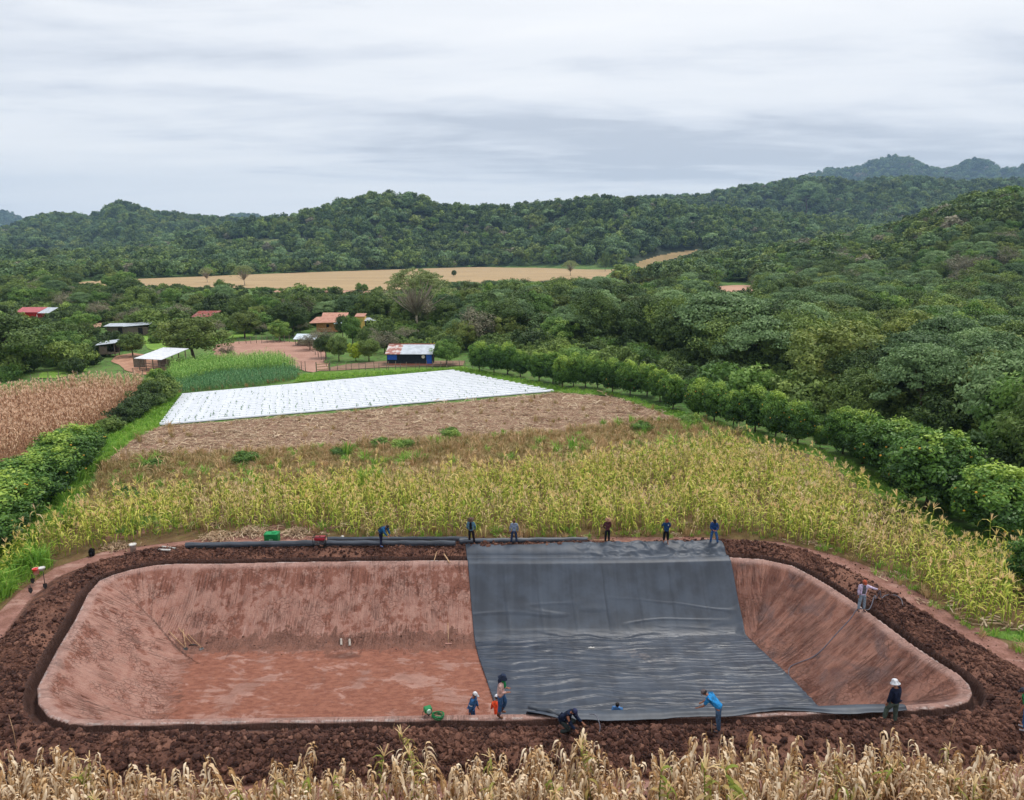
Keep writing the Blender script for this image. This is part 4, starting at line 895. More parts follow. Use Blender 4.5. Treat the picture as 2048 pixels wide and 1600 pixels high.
for bx, by, hp, lb in [(898,876,22,'bright green shrub at the middle top of the weedy strip'),(760,893,18,'smaller green shrub left of a wider one in the weedy strip'),(806,898,22,'wide green shrub in the centre of the weedy strip'),(490,928,26,'grey green shrub in the left part of the weedy strip'),(680,912,18,'low shrub between the left and the centre ones in the weedy strip'),(1282,864,22,'olive shrub near the right end of the weedy strip'),(1383,852,24,'last green shrub at the right end of the weedy strip'),(310,940,22,'leftmost shrub of the weedy strip'),(250,1000,26,'round weedy shrub close to the left citrus row')]:
    pplant('gbush', bx, by, hp, lb, 1.25, 'shrubs in the weedy strip', cat='shrub')
# named trees
pplant('round', 20, 748, 112, 'large dark olive tree mass at the left edge before the huts', 1.35, var=0)
pplant('round', -55, 742, 100, 'dark tree half cut off by the left picture edge', 1.2, var=1)
pplant('bright', 168, 676, 52, 'round bright green tree below the red house', 1.05)
pplant('olive', 388, 722, 86, 'big feathery olive tree beside the open barn', 1.45, var=0)
pplant('round', 266, 713, 46, 'round dark tree between small hut and open barn', 1.05, var=2)
pplant('layer', 78, 694, 42, 'low spreading grey green tree left of the bright one', 1.6)
pplant('bright', 140, 716, 54, 'loose light green tree left of the small hut', 1.3)
pplant('round', 170, 726, 34, 'dark bush-like tree just left of the small hut', 1.0)
pplant('olive', 490, 676, 54, 'brown olive tree standing alone above the dirt yard', 1.15, var=1)
pplant('round', 585, 672, 66, 'dark layered tree left of the orange roofed house', 1.1, var=3)
pplant('bright', 560, 682, 40, 'bright green bushy tree behind the lean-to', 1.2)
pplant('round', 652, 716, 44, 'dark citrus-like tree at the right of the dirt yard', .9)
pplant('round', 678, 722, 48, 'dark glossy tree, second right of the dirt yard', .85)
pplant('yellow', 712, 722, 40, 'small yellow green tree among dark ones by the blue shed', .85)
pplant('round', 738, 722, 44, 'dark round tree left of the blue shed', .95)
pplant('round', 733, 700, 42, 'dark tree behind the yellow green one', .9)
pplant('bright', 706, 690, 58, 'green tree in front of the orange roofed house', .8, var=0)
pplant('round', 686, 678, 46, 'very dark slim tree against the orange roof', .6)
pplant('umbrella', 836, 668, 126, 'tall pale umbrella tree with white branching trunk', 1.05, var=0)
pplant('bright', 893, 730, 52, 'green tree just right of the blue shed', 1.1)
pplant('yellow', 862, 712, 30, 'small yellow tree behind the blue shed', .8)
for bx, by, hp, lb in [(770,706,44,'bare grey pinkish thicket behind the blue shed'),(740,690,34,'bare grey thicket behind the dark trees'),(620,700,34,'bare grey bush by the lean-to'),(645,690,34,'bare bush below the orange roof'),(600,664,28,'bare bush left of the orange roof'),(455,716,26,'small bare bush at the left of the yard'),(520,668,22,'leafless grey bush at the top of the yard'),(250,650,26,'bare grey bush behind the long huts'),(430,668,28,'pale leafless bush left of the yard'),(810,690,36,'grey twiggy tree behind the metal roof')]:
    pplant('grey', bx, by, hp, lb, 1.3)
pplant('umbrella', 490, 572, 40, 'wide umbrella tree at the edge of the tan field', 1.0, var=1)
pplant('umbrella', 415, 566, 30, 'smaller umbrella tree left of the wide one', .95, var=0)
pplant('umbrella', 1141, 552, 30, 'lone umbrella tree on the right part of the tan field', 1.0, var=1)
pplant('round', 908, 554, 13, 'small round dark tree alone in the tan field', .8)
pplant('round', 1210, 543, 38, 'tall dark column-like tree at the field end', .4)
pplant('round', 441, 584, 24, 'dark tree at the lower edge of the tan field', .9)
for i, bx in enumerate([506, 520, 533, 547, 562, 583, 620, 634, 648, 661]):
    pplant('gbush', bx, 583, 7+(i*7 % 4), '%s young tree from the left in the field row' % ORD[i], 1.0, 'young trees in a row on the field', cat='young tree')
for bx, hp in ((719, 20), (730, 18), (760, 14)): pplant('bright', bx, 586, hp, {719:'slim bright tree left of the pair in the field',730:'slim bright tree right of the pair in the field',760:'low green tree right of the pair in the field'}[bx], .8)
pplant('citrus', 40, 668, 30, 'leftmost small orchard tree below the red house', .9); pplant('citrus', 76, 672, 28, 'second small orchard tree below the red house', .9); pplant('citrus', 95, 655, 22, 'upper small orchard tree below the red house', .9); pplant('citrus', 118, 674, 26, 'small dark orchard tree beside the bright round tree', .9); pplant('citrus', 136, 662, 26, 'orchard tree touching the bright round tree', .9)
pplant('bright', 1665, 812, 60, 'light green shrubby tree behind the citrus row', 1.3); pplant('bright', 1960, 935, 80, 'pale green shrubby tree behind the near citrus', 1.3)
pplant('olive', 1830, 838, 118, 'large yellowish olive tree in the right wood', 1.15, var=2); pplant('olive', 1925, 850, 130, 'tall olive tree near the right edge of the wood', 1.0, var=0)
pplant('layer', 1440, 742, 150, 'big dark layered tree rising over the citrus row', 1.2, var=0); pplant('layer', 1530, 770, 130, 'blue green layered tree right of the biggest one', 1.15, var=1)
pplant('layer', 1690, 745, 100, 'flat topped grey green tree in the middle of the wood', 1.2, var=2); pplant('layer', 1590, 742, 130, 'dark yellowish topped tree behind the layered pair', 1.0, var=1)
pplant('round', 1720, 850, 110, 'dark vine covered tree behind the citrus row', 1.0, var=1); pplant('layer', 1900, 768, 92, 'pale grey green feathery tree on the right', 1.7, var=0)
pplant('round', 1530, 612, 62, 'dark twin crowned tree before the bare pink field', .95, var=2)
pplant('layer', 1605, 520, 66, 'tall flat crowned tree with pale trunk on the slope', .9, var=1); pplant('grey', 1675, 492, 62, 'leafless pale tree on the wooded slope', .7); pplant('layer', 1638, 515, 56, 'thin tall tree right of the flat crowned one', .6, var=2)
pplant('layer', 1150, 700, 78, 'grey green layered tree behind the far citrus trees', 1.1, var=2); pplant('bright', 1110, 705, 70, 'yellowish green dense tree behind the far citrus trees', 1.1, var=1); pplant('round', 1010, 690, 92, 'dark tangled tree behind the row end', 1.0, var=3)
N_NAMED = sum(NT_.values())
# ---- the rest of the wood and valley trees: 300 nearest as things, the others as one mass
PL = []
r = np.random.default_rng(91)
def cand(poly_px, dens, seed, hr, kinds, zone):
    x, y = scatter(wpoly(poly_px), dens, seed, .5)
    for a, b in zip(x, y):
        kd = kinds[r.integers(len(kinds))]; h = r.uniform(*hr); bx, by = proj(a, b, 0.)
        if any(inpoly([bx], [by], q)[0] for q in NOBASE): continue
        w_ = h*1.2*F/zc(b); hp = h*F/zc(b)*.95
        if not clear_of(bx, by, w_, hp): continue
        if in_open(np.array([bx]), np.array([by]))[0]: continue
        z_ = float(terrain(np.array([a]), np.array([b]))[0])
        PL.append((b, a, h, kd, zone, z_))
cand([(960,700),(1100,690),(1290,720),(1480,765),(1700,830),(1960,950),(2120,1050),(2500,1000),(2300,640),(1500,590),(1000,600)], 1/31, 1, (5.5, 10.5), ['round', 'layer', 'layer', 'round', 'olive', 'round', 'bright', 'layer'], 0)
cand([(1000,606),(1500,596),(2300,645),(2300,560),(1600,552),(1290,592),(1180,596),(960,590)], 1/60, 2, (6, 10), ['round', 'layer', 'layer', 'olive', 'round', 'round', 'bright', 'grey'], 1)
cand([(600,665),(770,720),(960,735),(980,600),(700,594),(560,600)], 1/36, 3, (5, 9), ['round', 'round', 'olive', 'bright', 'layer', 'grey'], 2)
cand([(-200,630),(300,628),(620,668),(640,600),(560,594),(260,580),(-200,585)], 1/72, 4, (3.5, 8), ['round', 'bright', 'olive', 'round', 'layer', 'bright', 'grey'], 3)
cand([(-200,745),(60,745),(200,735),(280,700),(440,690),(600,680),(600,650),(300,640),(-200,645)], 1/52, 5, (2.5, 5.5), ['round', 'bright', 'olive', 'grey', 'bush', 'gbush', 'bright'], 4)
cand([(-200,590),(240,582),(560,596),(1000,585),(1000,578),(560,580),(240,566),(-200,552)], 1/90, 6, (6, 10), ['round', 'round', 'olive', 'layer', 'bright'], 3)
PL.sort()
ZN = ['in the dense wood behind the right citrus row', 'farther back in the right hand wood', 'among the trees round the orange roofed house', 'in the woodland belt before the tan field', 'in the bushland by the huts on the left']
KN = {'round': 'dark broad crowned', 'layer': 'feathery grey green', 'olive': 'olive green', 'bright': 'bright green', 'grey': 'thin greyish', 'bush': 'dark low', 'gbush': 'light green low'}
budget = 300-N_NAMED; rest = []
def size_px(p): return p[2]*F/zc(p[0])
order = sorted(PL, key=lambda p: -size_px(p))
for n, p in enumerate(order):
    b, a, h, kd, zone, z_ = p
    if n < budget:
        lab = '%s %s %s' % (KN[kd], 'shrub' if 'bush' in kd else 'tree', ZN[zone])
        plant(kd, a, b, h, lab, lab, r.uniform(.8, 1.18), None, 'shrub' if 'bush' in kd else 'tree')
    else: rest.append(p)
print('named', N_NAMED, 'cands', len(PL))
mk = {'round': 0, 'layer': 2, 'olive': 3, 'bright': 4, 'bush': 5, 'gbush': 5, 'grey': 6}
hh = {'round': 8., 'layer': 8.5, 'olive': 7.5, 'bright': 6.5, 'bush': 2.6, 'gbush': 2.6, 'grey': 6.}
ra = np.array([(p[1], p[0], p[5]) for p in rest]).reshape(-1, 3); sc = np.array([p[2]/hh[p[3]] for p in rest]); ix = np.array([mk[p[3]]+(1 if p[3] == 'round' and i % 2 else 0) for i, p in enumerate(rest)], int)
if len(rest): gn_stuff('valley_trees', ra, MIDK, sc, rots(len(rest), 9, .05), ix, 'mass of smaller trees filling the wooded valley', 'woodland')
# undergrowth
UG = []
for poly, dn, sd in [([(955,725),(1100,745),(1290,780),(1480,830),(1700,890),(1900,1000),(2120,1160),(2500,1000),(2300,600),(1300,600),(1000,600)], 1/7, 31), ([(600,665),(770,700),(940,725),(980,600),(560,600)], 1/14, 32), ([(-200,640),(600,665),(620,594),(240,580),(-200,560)], 1/22, 33), ([(-200,745),(40,750),(230,730),(330,700),(600,672),(600,640),(-200,645)], 1/22, 34), ([(-60,770),(80,762),(260,755),(300,745),(260,735),(120,735),(-60,750)], 1/14, 35)]:
    x, y = scatter(wpoly(poly), dn, sd); px, py = proj(x, y, 0*x); m = ~in_open(px, py)
    for q in NOBASE[:-1]: m &= ~inpoly(px, py, q)
    for k, c in enumerate(CIT): m &= ~((np.abs(px-c[0]) < 30) & (py > c[1]-25) & (py < c[1]+30))
    for i in np.where(m)[0]:
        if clear_of(px[i], py[i], 2.4*F/zc(y[i]), 1.8*F/zc(y[i])): UG.append((x[i], y[i], -.1))
UG = np.array(UG); line = np.array([P(c[0], c[1])[:2] for c in CIT if c[0] > 900]); keep = np.ones(len(UG), bool)
for a, b in zip(line[:-1], line[1:]):
    d = b-a; t_ = np.clip(((UG[:, :2]-a)@d)/(d@d), 0, 1); q = a+t_[:, None]*d; dist = np.linalg.norm(UG[:, :2]-q, axis=1); side = d[0]*(UG[:, 1]-a[1])-d[1]*(UG[:, 0]-a[0])
    keep &= dist > 3.4; keep &= ~((side < 0) & (t_ > 0) & (t_ < 1) & (UG[:, 0] > a[0]-3) & (dist < 14))
UG = UG[keep]; r = np.random.default_rng(5)
gn_stuff('undergrowth', UG, [K['bush'][1][0][0], K['bush'][1][1][0], K['gbush'][1][0][0], K['bush'][1][2][0]], np.exp(r.normal(size=len(UG))*.35)*.95, rots(len(UG), 7, .1), r.choice(4, len(UG), p=[.32, .3, .16, .22]), 'tangled bushes filling the gaps between the trees', 'undergrowth')
# ---- crops
def crop(name, px, dens, seed, protos, sc, label, cat, things=0, tname=None, tlabel=None, tgroup=None, mask=None, z=0.0, rowdir=None, ssd=.12, weights=None, world=None, tilt=.09, mixf=None):
    poly = world or wpoly(px); x, y = scatter(poly, dens, seed, .33); r = np.random.default_rng(seed+1)
    s_, _ = sdf_poly(x, y, RIM); m = s_ > np.interp(y, [20, 25, 38, 44], [3.0, 4.1, 3.4, 3.0])+sstep(-x, 12, 19)*1.2*(y > 24)
    if mask is not None: m &= mask(x, y)
    x, y = x[m], y[m]; pa, pb = proj(x, y, 0*x+1.0); m = (pa > -150) & (pa < 2200) & (pb < 1780); x, y = x[m], y[m]
    n = len(x); sc_ = sc*np.exp(r.normal(size=n)*ssd); ro = rots(n, seed, tilt); kx = r.choice(len(protos), n, p=weights)
    if mixf is not None: kx = mixf(x, y, r)
    zz_ = np.full(n, z)
    pa, pb = proj(x, y, 0*x+1.5); o = np.argsort(-sc_/zc(y)*((pa > -10) & (pa < 2058) & (pb < 1625))); pick = set(o[:things].tolist())
    for i in o[:things]:
        e = obj(tname, protos[kx[i]], None, None, (x[i], y[i], zz_[i]), tuple(ro[i])); e.scale = (sc_[i],)*3; tag(e, tlabel, 'maize plant', tgroup)
    rm = np.array([i not in pick for i in range(n)])
    gn_stuff(name, np.stack([x, y, zz_], -1)[rm], protos, sc_[rm], ro[rm], kx[rm], label, cat); print(name, n)
DRYF = [(-19, 12.5), (22, 12.5), (22, 20.5), (18, 20.4), (14, 20.6), (8, 20.7), (2, 20.6), (-3, 20.8), (-6.2, 20.2), (-7.5, 20.5), (-9, 20.0), (-12, 19.9), (-14, 20.3), (-19, 20.4)]
crop('dry_maize_mass', None, 14, 11, DRYP, .98, 'dense dry maize in the foreground', 'maize', 300, 'dry_maize_plant', 'withered straw coloured maize plant in the foreground field', 'dry maize plants in the foreground', world=DRYF, mask=lambda x, y: (fbm(x*.7, y*.7, 4, 2) > .26+.2*sstep(y, 19.3, 20.5)), weights=[.14]*6+[.11, .05], tilt=.17, ssd=.16)
hole = [wpoly([(385,1078),(560,1058),(620,1064),(700,1070),(700,1100),(385,1100)])]
crop('green_maize_mass', MAIZE_PX, 3.8, 21, GRNP+DRYG4, 1.0, 'yellowing green maize field behind the pond', 'maize', 300, 'green_maize_plant', 'yellowing green maize plant at the pond side of the field', 'green maize plants nearest the pond', ssd=.17, mask=lambda x, y: ~inpoly(x, y, hole[0]) & (vnoise(x*1.2, y*1.2, 8) > .16) & (fbm(x*.5, y*.5, 88, 2) > .27), mixf=lambda x, y, r: np.where(r.random(len(x)) < sstep(fbm(x*.16, y*.22, 78, 3)+r.normal(size=len(x))*.05, .44, .64)*.55, r.integers(6, 10, len(x)), r.integers(0, 6, len(x))))
stuffm = []
crop('brown_maize_mass', DRYL_PX, 3.0, 31, LFTP, 1.0, 'dry brown maize field on the left', 'maize')
def stuff(name, px, dens, seed, protos, sc, label, cat, ssd=.3, thr=None, z=0.02, p=None):
    x, y = scatter(wpoly(px), dens, seed); r = np.random.default_rng(seed)
    if thr is not None: m = fbm(x*.22, y*.22, seed, 3) > thr; x, y = x[m], y[m]
    s_, _ = sdf_poly(x, y, RIM); m = s_ > 2.8; x, y = x[m], y[m]
    n = len(x); gn_stuff(name, np.stack([x, y, np.full(n, z)], -1), protos, sc*np.exp(r.normal(size=n)*ssd), rots(n, seed, .1), r.choice(len(protos), n, p=p), label, cat); return n
stuff('weeds', WEED_PX, 5, 41, TW+TWG, .75, 'dry and green weeds in the overgrown strip', 'weeds', .35, None, .02, [.33, .33, .28, .03, .03])
stuff('field_litter', TILL_PX, 5.0, 42, LIT+TW[:1], .6, 'dry stalks littering the bare field', 'straw', .35, None, .03, [.32, .32, .33, .03])
stuff('verge_grass', GSTRIP_PX, 9, 43, TG, 1.0, 'lush grass on the verge', 'grass', .3)
stuff('cane_patch', [(335,762),(345,738),(420,728),(500,722),(560,720),(585,735),(600,742),(540,742),(440,750),(360,772)], 5.5, 44, CANE, .8, 'tall bright green cane patch', 'cane', .15)
stuff('elephant_grass', [(352,790),(350,772),(430,754),(540,745),(600,742),(598,758),(520,772),(430,780)], 6, 45, TEAL+[TW[0]], .75, 'blue green tall grass before the cane', 'tall grass', .15, None, .02, [.3, .3, .3, .1])
stuff('lane_grass', [(600,752),(930,736),(960,746),(905,742),(590,764)], 5, 46, TG, .9, 'grass behind the plastic rows', 'grass', .3)
RIGHTV = [(915,742),(960,742),(1110,772),(1240,790),(1350,822),(1480,860),(1640,900),(1760,950),(1850,1024),(1960,1075),(2100,1125),(2160,1180),(2200,1300),(2060,1290),(1940,1262),(2040,1262),(2250,1230),(2150,1120),(1960,1098),(1850,1052),(1790,1010),(1700,960),(1640,915),(1560,892),(1480,878),(1420,845),(1370,842),(1290,815),(1225,792),(1110,786)]
sheet('grass_verge', RIGHTV, m_field('right_verge_grass', lin(88,122,54), lin(108,140,62), lin(84,90,52), .5), 'green grass verge under the right citrus row', .022)
stuff('right_verge_tufts', RIGHTV, 5, 47, TG, .8, 'grass tufts under the right citrus row', 'grass', .3)
stuff('left_verge_tufts', [(-80,1160),(60,1105),(130,1035),(200,935),(185,915),(120,985),(20,1080),(-80,1120)], 6, 48, TG+TWG[:1], 1.0, 'grass and weeds at the foot of the left citrus row', 'grass', .3)
stuff('corner_grass', [(-60,1190),(60,1110),(110,1130),(30,1185),(-60,1250)], 10, 49, TG+TWG[:1], 1.0, 'lush grass at the left edge of the maize', 'grass', .3)
# clods of the berm
x, y = scatter([(-24.5, 19.6), (24, 19.6), (24, 43), (-24.5, 43)], 115, 61); z, s_, _, _ = surf(x, y, True)
Wb = np.interp(y, [25, 28, 36, 38.5], [2.7, 2.3, 2.0, 1.75])+.55; r = np.random.default_rng(3)
pr = np.where((s_ > .56) & (s_ < Wb), .95, np.where((s_ >= Wb) & (s_ < Wb+1.2), .10, np.where((s_ >= Wb+1.2) & (s_ < Wb+2.4), .03, 0)))*np.where(fbm(x*.5, y*.5, 12, 2) > .36, 1, .35)
m = r.random(len(x)) < pr
insd = np.zeros(len(x), bool)
inl = inpoly(x, y, [tuple(Lp[0]+[0, -.1]), tuple(Rp[0]+[0, -.1]), tuple(Rp[1]+[0, -.6]), tuple(Lp[1]+[0, -.6])])
m &= ~inl; x, y, z, s_ = x[m], y[m], z[m], s_[m]; n = len(x)
sc = np.clip(np.exp(r.normal(size=n)*.55)*.047*np.where(y < 26, 1.3, .95)*np.where(r.random(n) < .04, 1.9, 1), .02, .2)*np.where(s_ > Wb[m], .5, 1)
gn_stuff('earth_clods', np.stack([x, y, z+sc*.25], -1), CLOD, sc, rots(n, 62, 1.2), r.integers(0, 6, n), 'loose clods of dark turned earth on the berm', 'clods'); print('clods', n)
# small rubble at the foot of the far pond wall
x, y = scatter([(-18, 26), (0, 26), (0, 37), (-18, 37)], 12, 71); z, s_, _, d_ = surf(x, y, True); ins = s_ < -.4
t2 = np.where(ins, (-s_-.4)/np.maximum(-s_-.4+d_, 1e-6), 0); m = ins & (t2 > .82) & (y > 33.5) & (r.random(len(x)) < .8*np.clip(1-np.abs(t2-.95)*6, 0.05, 1)) & ~((t2 >= .999) & (r.random(len(x)) < .8))
x, y, z = x[m], y[m], z[m]; sc = np.clip(np.exp(r.normal(size=len(x))*.5)*.028, .012, .07)
gn_stuff('pond_rubble', np.stack([x, y, z], -1), CLOD, sc, rots(len(x), 72, 1), r.integers(0, 6, len(x)), 'crumbs of earth at the foot of the pond wall', 'rubble')

# weeds along the soil margin
x, y = scatter([(-30, 18), (34, 18), (34, 47), (-30, 47)], 5, 81); s_, _ = sdf_poly(x, y, RIM); rc = np.interp(y, [20, 25, 38, 44], [9, 4.1, 3.4, 3.0]); r = np.random.default_rng(82)
rc = rc+sstep(-x, 10, 18)*2.0
m = (s_ > rc-.2) & (s_ < rc+2.2) & (y > 24) & (r.random(len(x)) < np.clip((s_-rc+.5)/1.2, .05, .8)*np.where(fbm(x*.6, y*.6, 83, 2) > .45, 1, .25)); px_, py_ = proj(x, y, 0*x); m &= ~((px_ > 380) & (px_ < 700) & (py_ > 1070))
x, y = x[m], y[m]; n = len(x)
gn_stuff('margin_weeds', np.stack([x, y, np.zeros(n)], -1), TG+TW[:2]+LIT[:1], .75*np.exp(r.normal(size=n)*.3), rots(n, 84, .1), r.choice(6, n, p=[.2, .2, .2, .13, .12, .15]), 'weeds and litter where the bare soil meets the maize', 'weeds')

x, y = scatter([(25.5, 19), (60, 19), (60, 46), (38, 46), (31, 36), (27.5, 30)], 6, 91); s_, _ = sdf_poly(x, y, RIM); r = np.random.default_rng(92)
m = (s_ > 5) & (r.random(len(x)) < np.clip((s_-4.8)/2, 0, 1)); x, y = x[m], y[m]; n = len(x)
gn_stuff('pasture_grass', np.stack([x, y, np.zeros(n)], -1), TG+TW[:1], .9*np.exp(r.normal(size=n)*.3), rots(n, 93, .1), r.choice(4, n, p=[.3, .3, .3, .1]), 'grass on the open ground right of the pond', 'grass')
# ================================================================== people
def skinmesh(name, nodes, edges, root, mat, sub=1):
    """one continuous surface grown round a skeleton"""
    names = list(nodes); ix = {k: i for i, k in enumerate(names)}
    me = bpy.data.meshes.new(name); me.from_pydata([tuple(nodes[k][0]) for k in names], [(ix[a], ix[b]) for a, b in edges], [])
    o = bpy.data.objects.new(name, me); COL.objects.link(o)
    m = o.modifiers.new('skin', 'SKIN'); m.use_smooth_shade = True
    sv = me.skin_vertices[0].data
    for i, k in enumerate(names):
        rr = nodes[k][1]; sv[i].radius = (rr, rr) if not hasattr(rr, '__len__') else rr; sv[i].use_root = (k == root)
    if sub: s = o.modifiers.new('sub', 'SUBSURF'); s.levels = sub; s.render_levels = sub
    dg = bpy.context.evaluated_depsgraph_get(); ev = o.evaluated_get(dg); m2 = bpy.data.meshes.new_from_object(ev)
    bpy.data.objects.remove(o); m2.name = name; m2.materials.clear(); m2.materials.append(mat); return m2
CLOTH = {}
def cloth(c, c2=None):
    k = tuple(c); 
    if k not in CLOTH: CLOTH[k] = simple('cloth', lin(*c), lin(*(c2 or [x*.72 for x in c])), 9, .85, .15, 0, .25)
    return CLOTH[k]
M_SKIN = simple('skin', G(150,100,76), G(130,84,64), 5, .55, .35); M_HAIR = simple('hair', G(24,20,18), G(38,30,26), 20, .6, .3)
M_LEATHER = simple('boot_leather', G(120,74,48), G(90,54,36), 9, .6, .3); M_SHOE = simple('dark_shoe', G(40,42,50), G(60,62,70), 9, .6, .3)
def person(loc, face, H, label, shirt, pants, lean=0, head=(0, 0), arms=None, legs=None, turn=0, hat=None, hatcol=None, shoe=None, short=False, sleeve=1.0, vest=None, jacket=False, feetz=None, extra=None, look=0):
    """face: direction the person looks along the ground (radians, 0 = +x). local axes: +y forward, +x to the person's right"""
    k = H/1.72; hip, th, sh, tr = .90*k, .43*k, .42*k, .50*k
    legs = legs or dict(L=(0, 0, 3), R=(0, 0, 3)); arms = arms or dict(L=(5, 8, 10, 0), R=(5, 8, 10, 0))
    J = {}
    lo = 0
    for s, sg in (('L', -1), ('R', 1)):
        a1, a2, sp = [R(q) for q in legs[s]]
        hp = np.array([sg*.09*k, 0, 0]); kn = hp+th*np.array([sg*math.sin(sp), math.sin(a1), -math.cos(a1)*math.cos(sp)]); an = kn+sh*np.array([sg*math.sin(sp)*.8, -math.sin(a2), -math.cos(a2)*math.cos(sp)])
        J['hip'+s], J['knee'+s], J['ank'+s] = hp, kn, an; lo = min(lo, an[2])
    L_ = R(lean); up = np.array([0, math.sin(L_), math.cos(L_)]); fw = np.array([0, math.cos(L_), -math.sin(L_)])
    J['pel'] = np.array([0, 0, .02*k]); J['waist'] = up*.20*k+fw*.0; J['chest'] = up*.38*k+fw*.01; J['neck0'] = up*.50*k; J['neck1'] = J['neck0']+up*.055*k
    hp_ = L_+R(head[0]); hu = np.array([0, math.sin(hp_), math.cos(hp_)]); hf = np.array([0, math.cos(hp_), -math.sin(hp_)]); hr = np.array([1, 0, 0]); tn = R(head[1]); hf2 = hf*math.cos(tn)+hr*math.sin(tn); hr = hr*math.cos(tn)-hf*math.sin(tn); hf = hf2
    J['jaw'] = J['neck1']+hu*.05*k+hf*.035*k; J['head'] = J['neck1']+hu*.115*k+hf*.012*k; J['top'] = J['neck1']+hu*.185*k
    for s, sg in (('L', -1), ('R', 1)):
        b1, o1, b2, o2 = [R(q) for q in arms[s]]
        S_ = J['neck0']-up*.045*k+np.array([sg*.185*k, 0, 0]); d1 = np.array([sg*math.sin(o1), math.sin(b1)*math.cos(o1), -math.cos(b1)*math.cos(o1)]); E_ = S_+d1*.29*k
        d2 = np.array([sg*math.sin(o2), math.sin(b2)*math.cos(o2), -math.cos(b2)*math.cos(o2)]); W = E_+d2*.25*k
        J['sh'+s], J['el'+s], J['wr'+s], J['pm'+s] = S_, E_, W, W+d2*.075*k; J['hd'+s] = d2
    off = np.array([0, 0, -lo+.075*k])
    fc = (np.array([J['ankL'][0]+J['ankR'][0], J['ankL'][1]+J['ankR'][1], 0]))/2
    for q in J:
        if not q.startswith('hd'): J[q] = J[q]+off-fc
    n = {'pel': (J['pel'], (.12*k, .085*k)), 'waist': (J['waist'], (.11*k, .075*k)), 'chest': (J['chest'], (.135*k, .085*k)), 'neck0': (J['neck0'], (.075*k, .06*k)), 'neck1': (J['neck1'], .05*k),
         'jaw': (J['jaw'], (.052*k, .055*k)), 'head': (J['head'], (.076*k, .09*k)), 'top': (J['top'], (.055*k, .066*k))}
    ed = [('pel', 'waist'), ('waist', 'chest'), ('chest', 'neck0'), ('neck0', 'neck1'), ('neck1', 'jaw'), ('jaw', 'head'), ('head', 'top')]
    n['nose'] = (J['head']+hf*.098*k-hu*.02*k, .014*k); ed.append(('head', 'nose'))
    for s, sg in (('L', -1), ('R', 1)):
        an = J['ank'+s]; n['hip'+s] = (J['hip'+s], .085*k); n['thm'+s] = ((J['hip'+s]*.5+J['knee'+s]*.5), .072*k); n['knee'+s] = (J['knee'+s], .053*k); n['calf'+s] = (J['knee'+s]*.65+an*.35, .053*k); n['ank'+s] = (an, .036*k); n['toe'+s] = (an+np.array([sg*.02, .15*k, -.045*k]), (.035*k, .025*k))
        ed += [('pel', 'hip'+s), ('hip'+s, 'thm'+s), ('thm'+s, 'knee'+s), ('knee'+s, 'calf'+s), ('calf'+s, 'ank'+s), ('ank'+s, 'toe'+s)]
        n['sh'+s] = (J['sh'+s], .056*k); n['el'+s] = (J['el'+s], .040*k); n['wr'+s] = (J['wr'+s], (.028*k, .024*k)); n['pm'+s] = (J['pm'+s], (.036*k, .018*k))
        ed += [('chest', 'sh'+s), ('sh'+s, 'el'+s), ('el'+s, 'wr'+s), ('wr'+s, 'pm'+s)]
        d = J['hd'+s]; side = np.cross(d, [0, 0, 1.]) if abs(d[2]) < .9 else np.array([0, 1., 0]); side = side/np.linalg.norm(side); pal = np.cross(side, d)
        for fi, (o_, ln) in enumerate([(-.03, .066), (-.01, .076), (.01, .072), (.03, .056)]):
            p0 = J['pm'+s]+side*o_*k; p1 = p0+d*ln*.55*k+pal*.004; p2 = p1+(d*.75-pal*.6*sg)*ln*.5*k
            n['f%d%s' % (fi, s)] = (p0+d*.02*k, .0095*k); n['g%d%s' % (fi, s)] = (p1, .0088*k); n['h%d%s' % (fi, s)] = (p2, .0075*k); ed += [('pm'+s, 'f%d%s' % (fi, s)), ('f%d%s' % (fi, s), 'g%d%s' % (fi, s)), ('g%d%s' % (fi, s), 'h%d%s' % (fi, s))]
        t0 = J['wr'+s]+d*.03*k+side*(-.035)*k; n['t0'+s] = (t0, .012*k); n['t1'+s] = (t0+(d*.7-side*.6)*.045*k, .0095*k); ed += [('wr'+s, 't0'+s), ('t0'+s, 't1'+s)]
    body = obj('person', skinmesh('person', n, ed, 'pel', M_SKIN)); tag(body, label, 'person')
    z0 = feetz if feetz is not None else hz(loc[0], loc[1], True)+.03
    body.location = (loc[0], loc[1], z0); body.rotation_euler = (0, 0, face-R(90))
    g = lambda a, rr: (J[a], rr)
    c = 1.14 if not jacket else 1.28
    sn = {'hem': (J['pel']-up*.09*k, (.15*k*c, .125*k*c)), 'pel': (J['pel']+up*.02*k, (.15*k*c, .125*k*c)), 'waist': g('waist', (.148*k*c, .122*k*c)), 'chest': g('chest', (.175*k*c, .13*k*c)), 'neck0': (J['neck0']+up*.02*k, (.10*k, .085*k))}
    se = [('hem', 'pel'), ('pel', 'waist'), ('waist', 'chest'), ('chest', 'neck0')]
    for s in 'LR':
        sn['sh'+s] = g('sh'+s, .073*k*c); sn['el'+s] = g('el'+s, .056*k*c); se += [('chest', 'sh'+s), ('sh'+s, 'el'+s)]
        if sleeve > .6: sn['wr'+s] = (J['el'+s]+(J['wr'+s]-J['el'+s])*.93, .041*k*c); se.append(('el'+s, 'wr'+s))
        else: sn['el'+s] = (J['sh'+s]+(J['el'+s]-J['sh'+s])*.9, .058*k)
    obj('jacket' if jacket else 'shirt', skinmesh('shirt', sn, se, 'waist', cloth(shirt)), None, body)
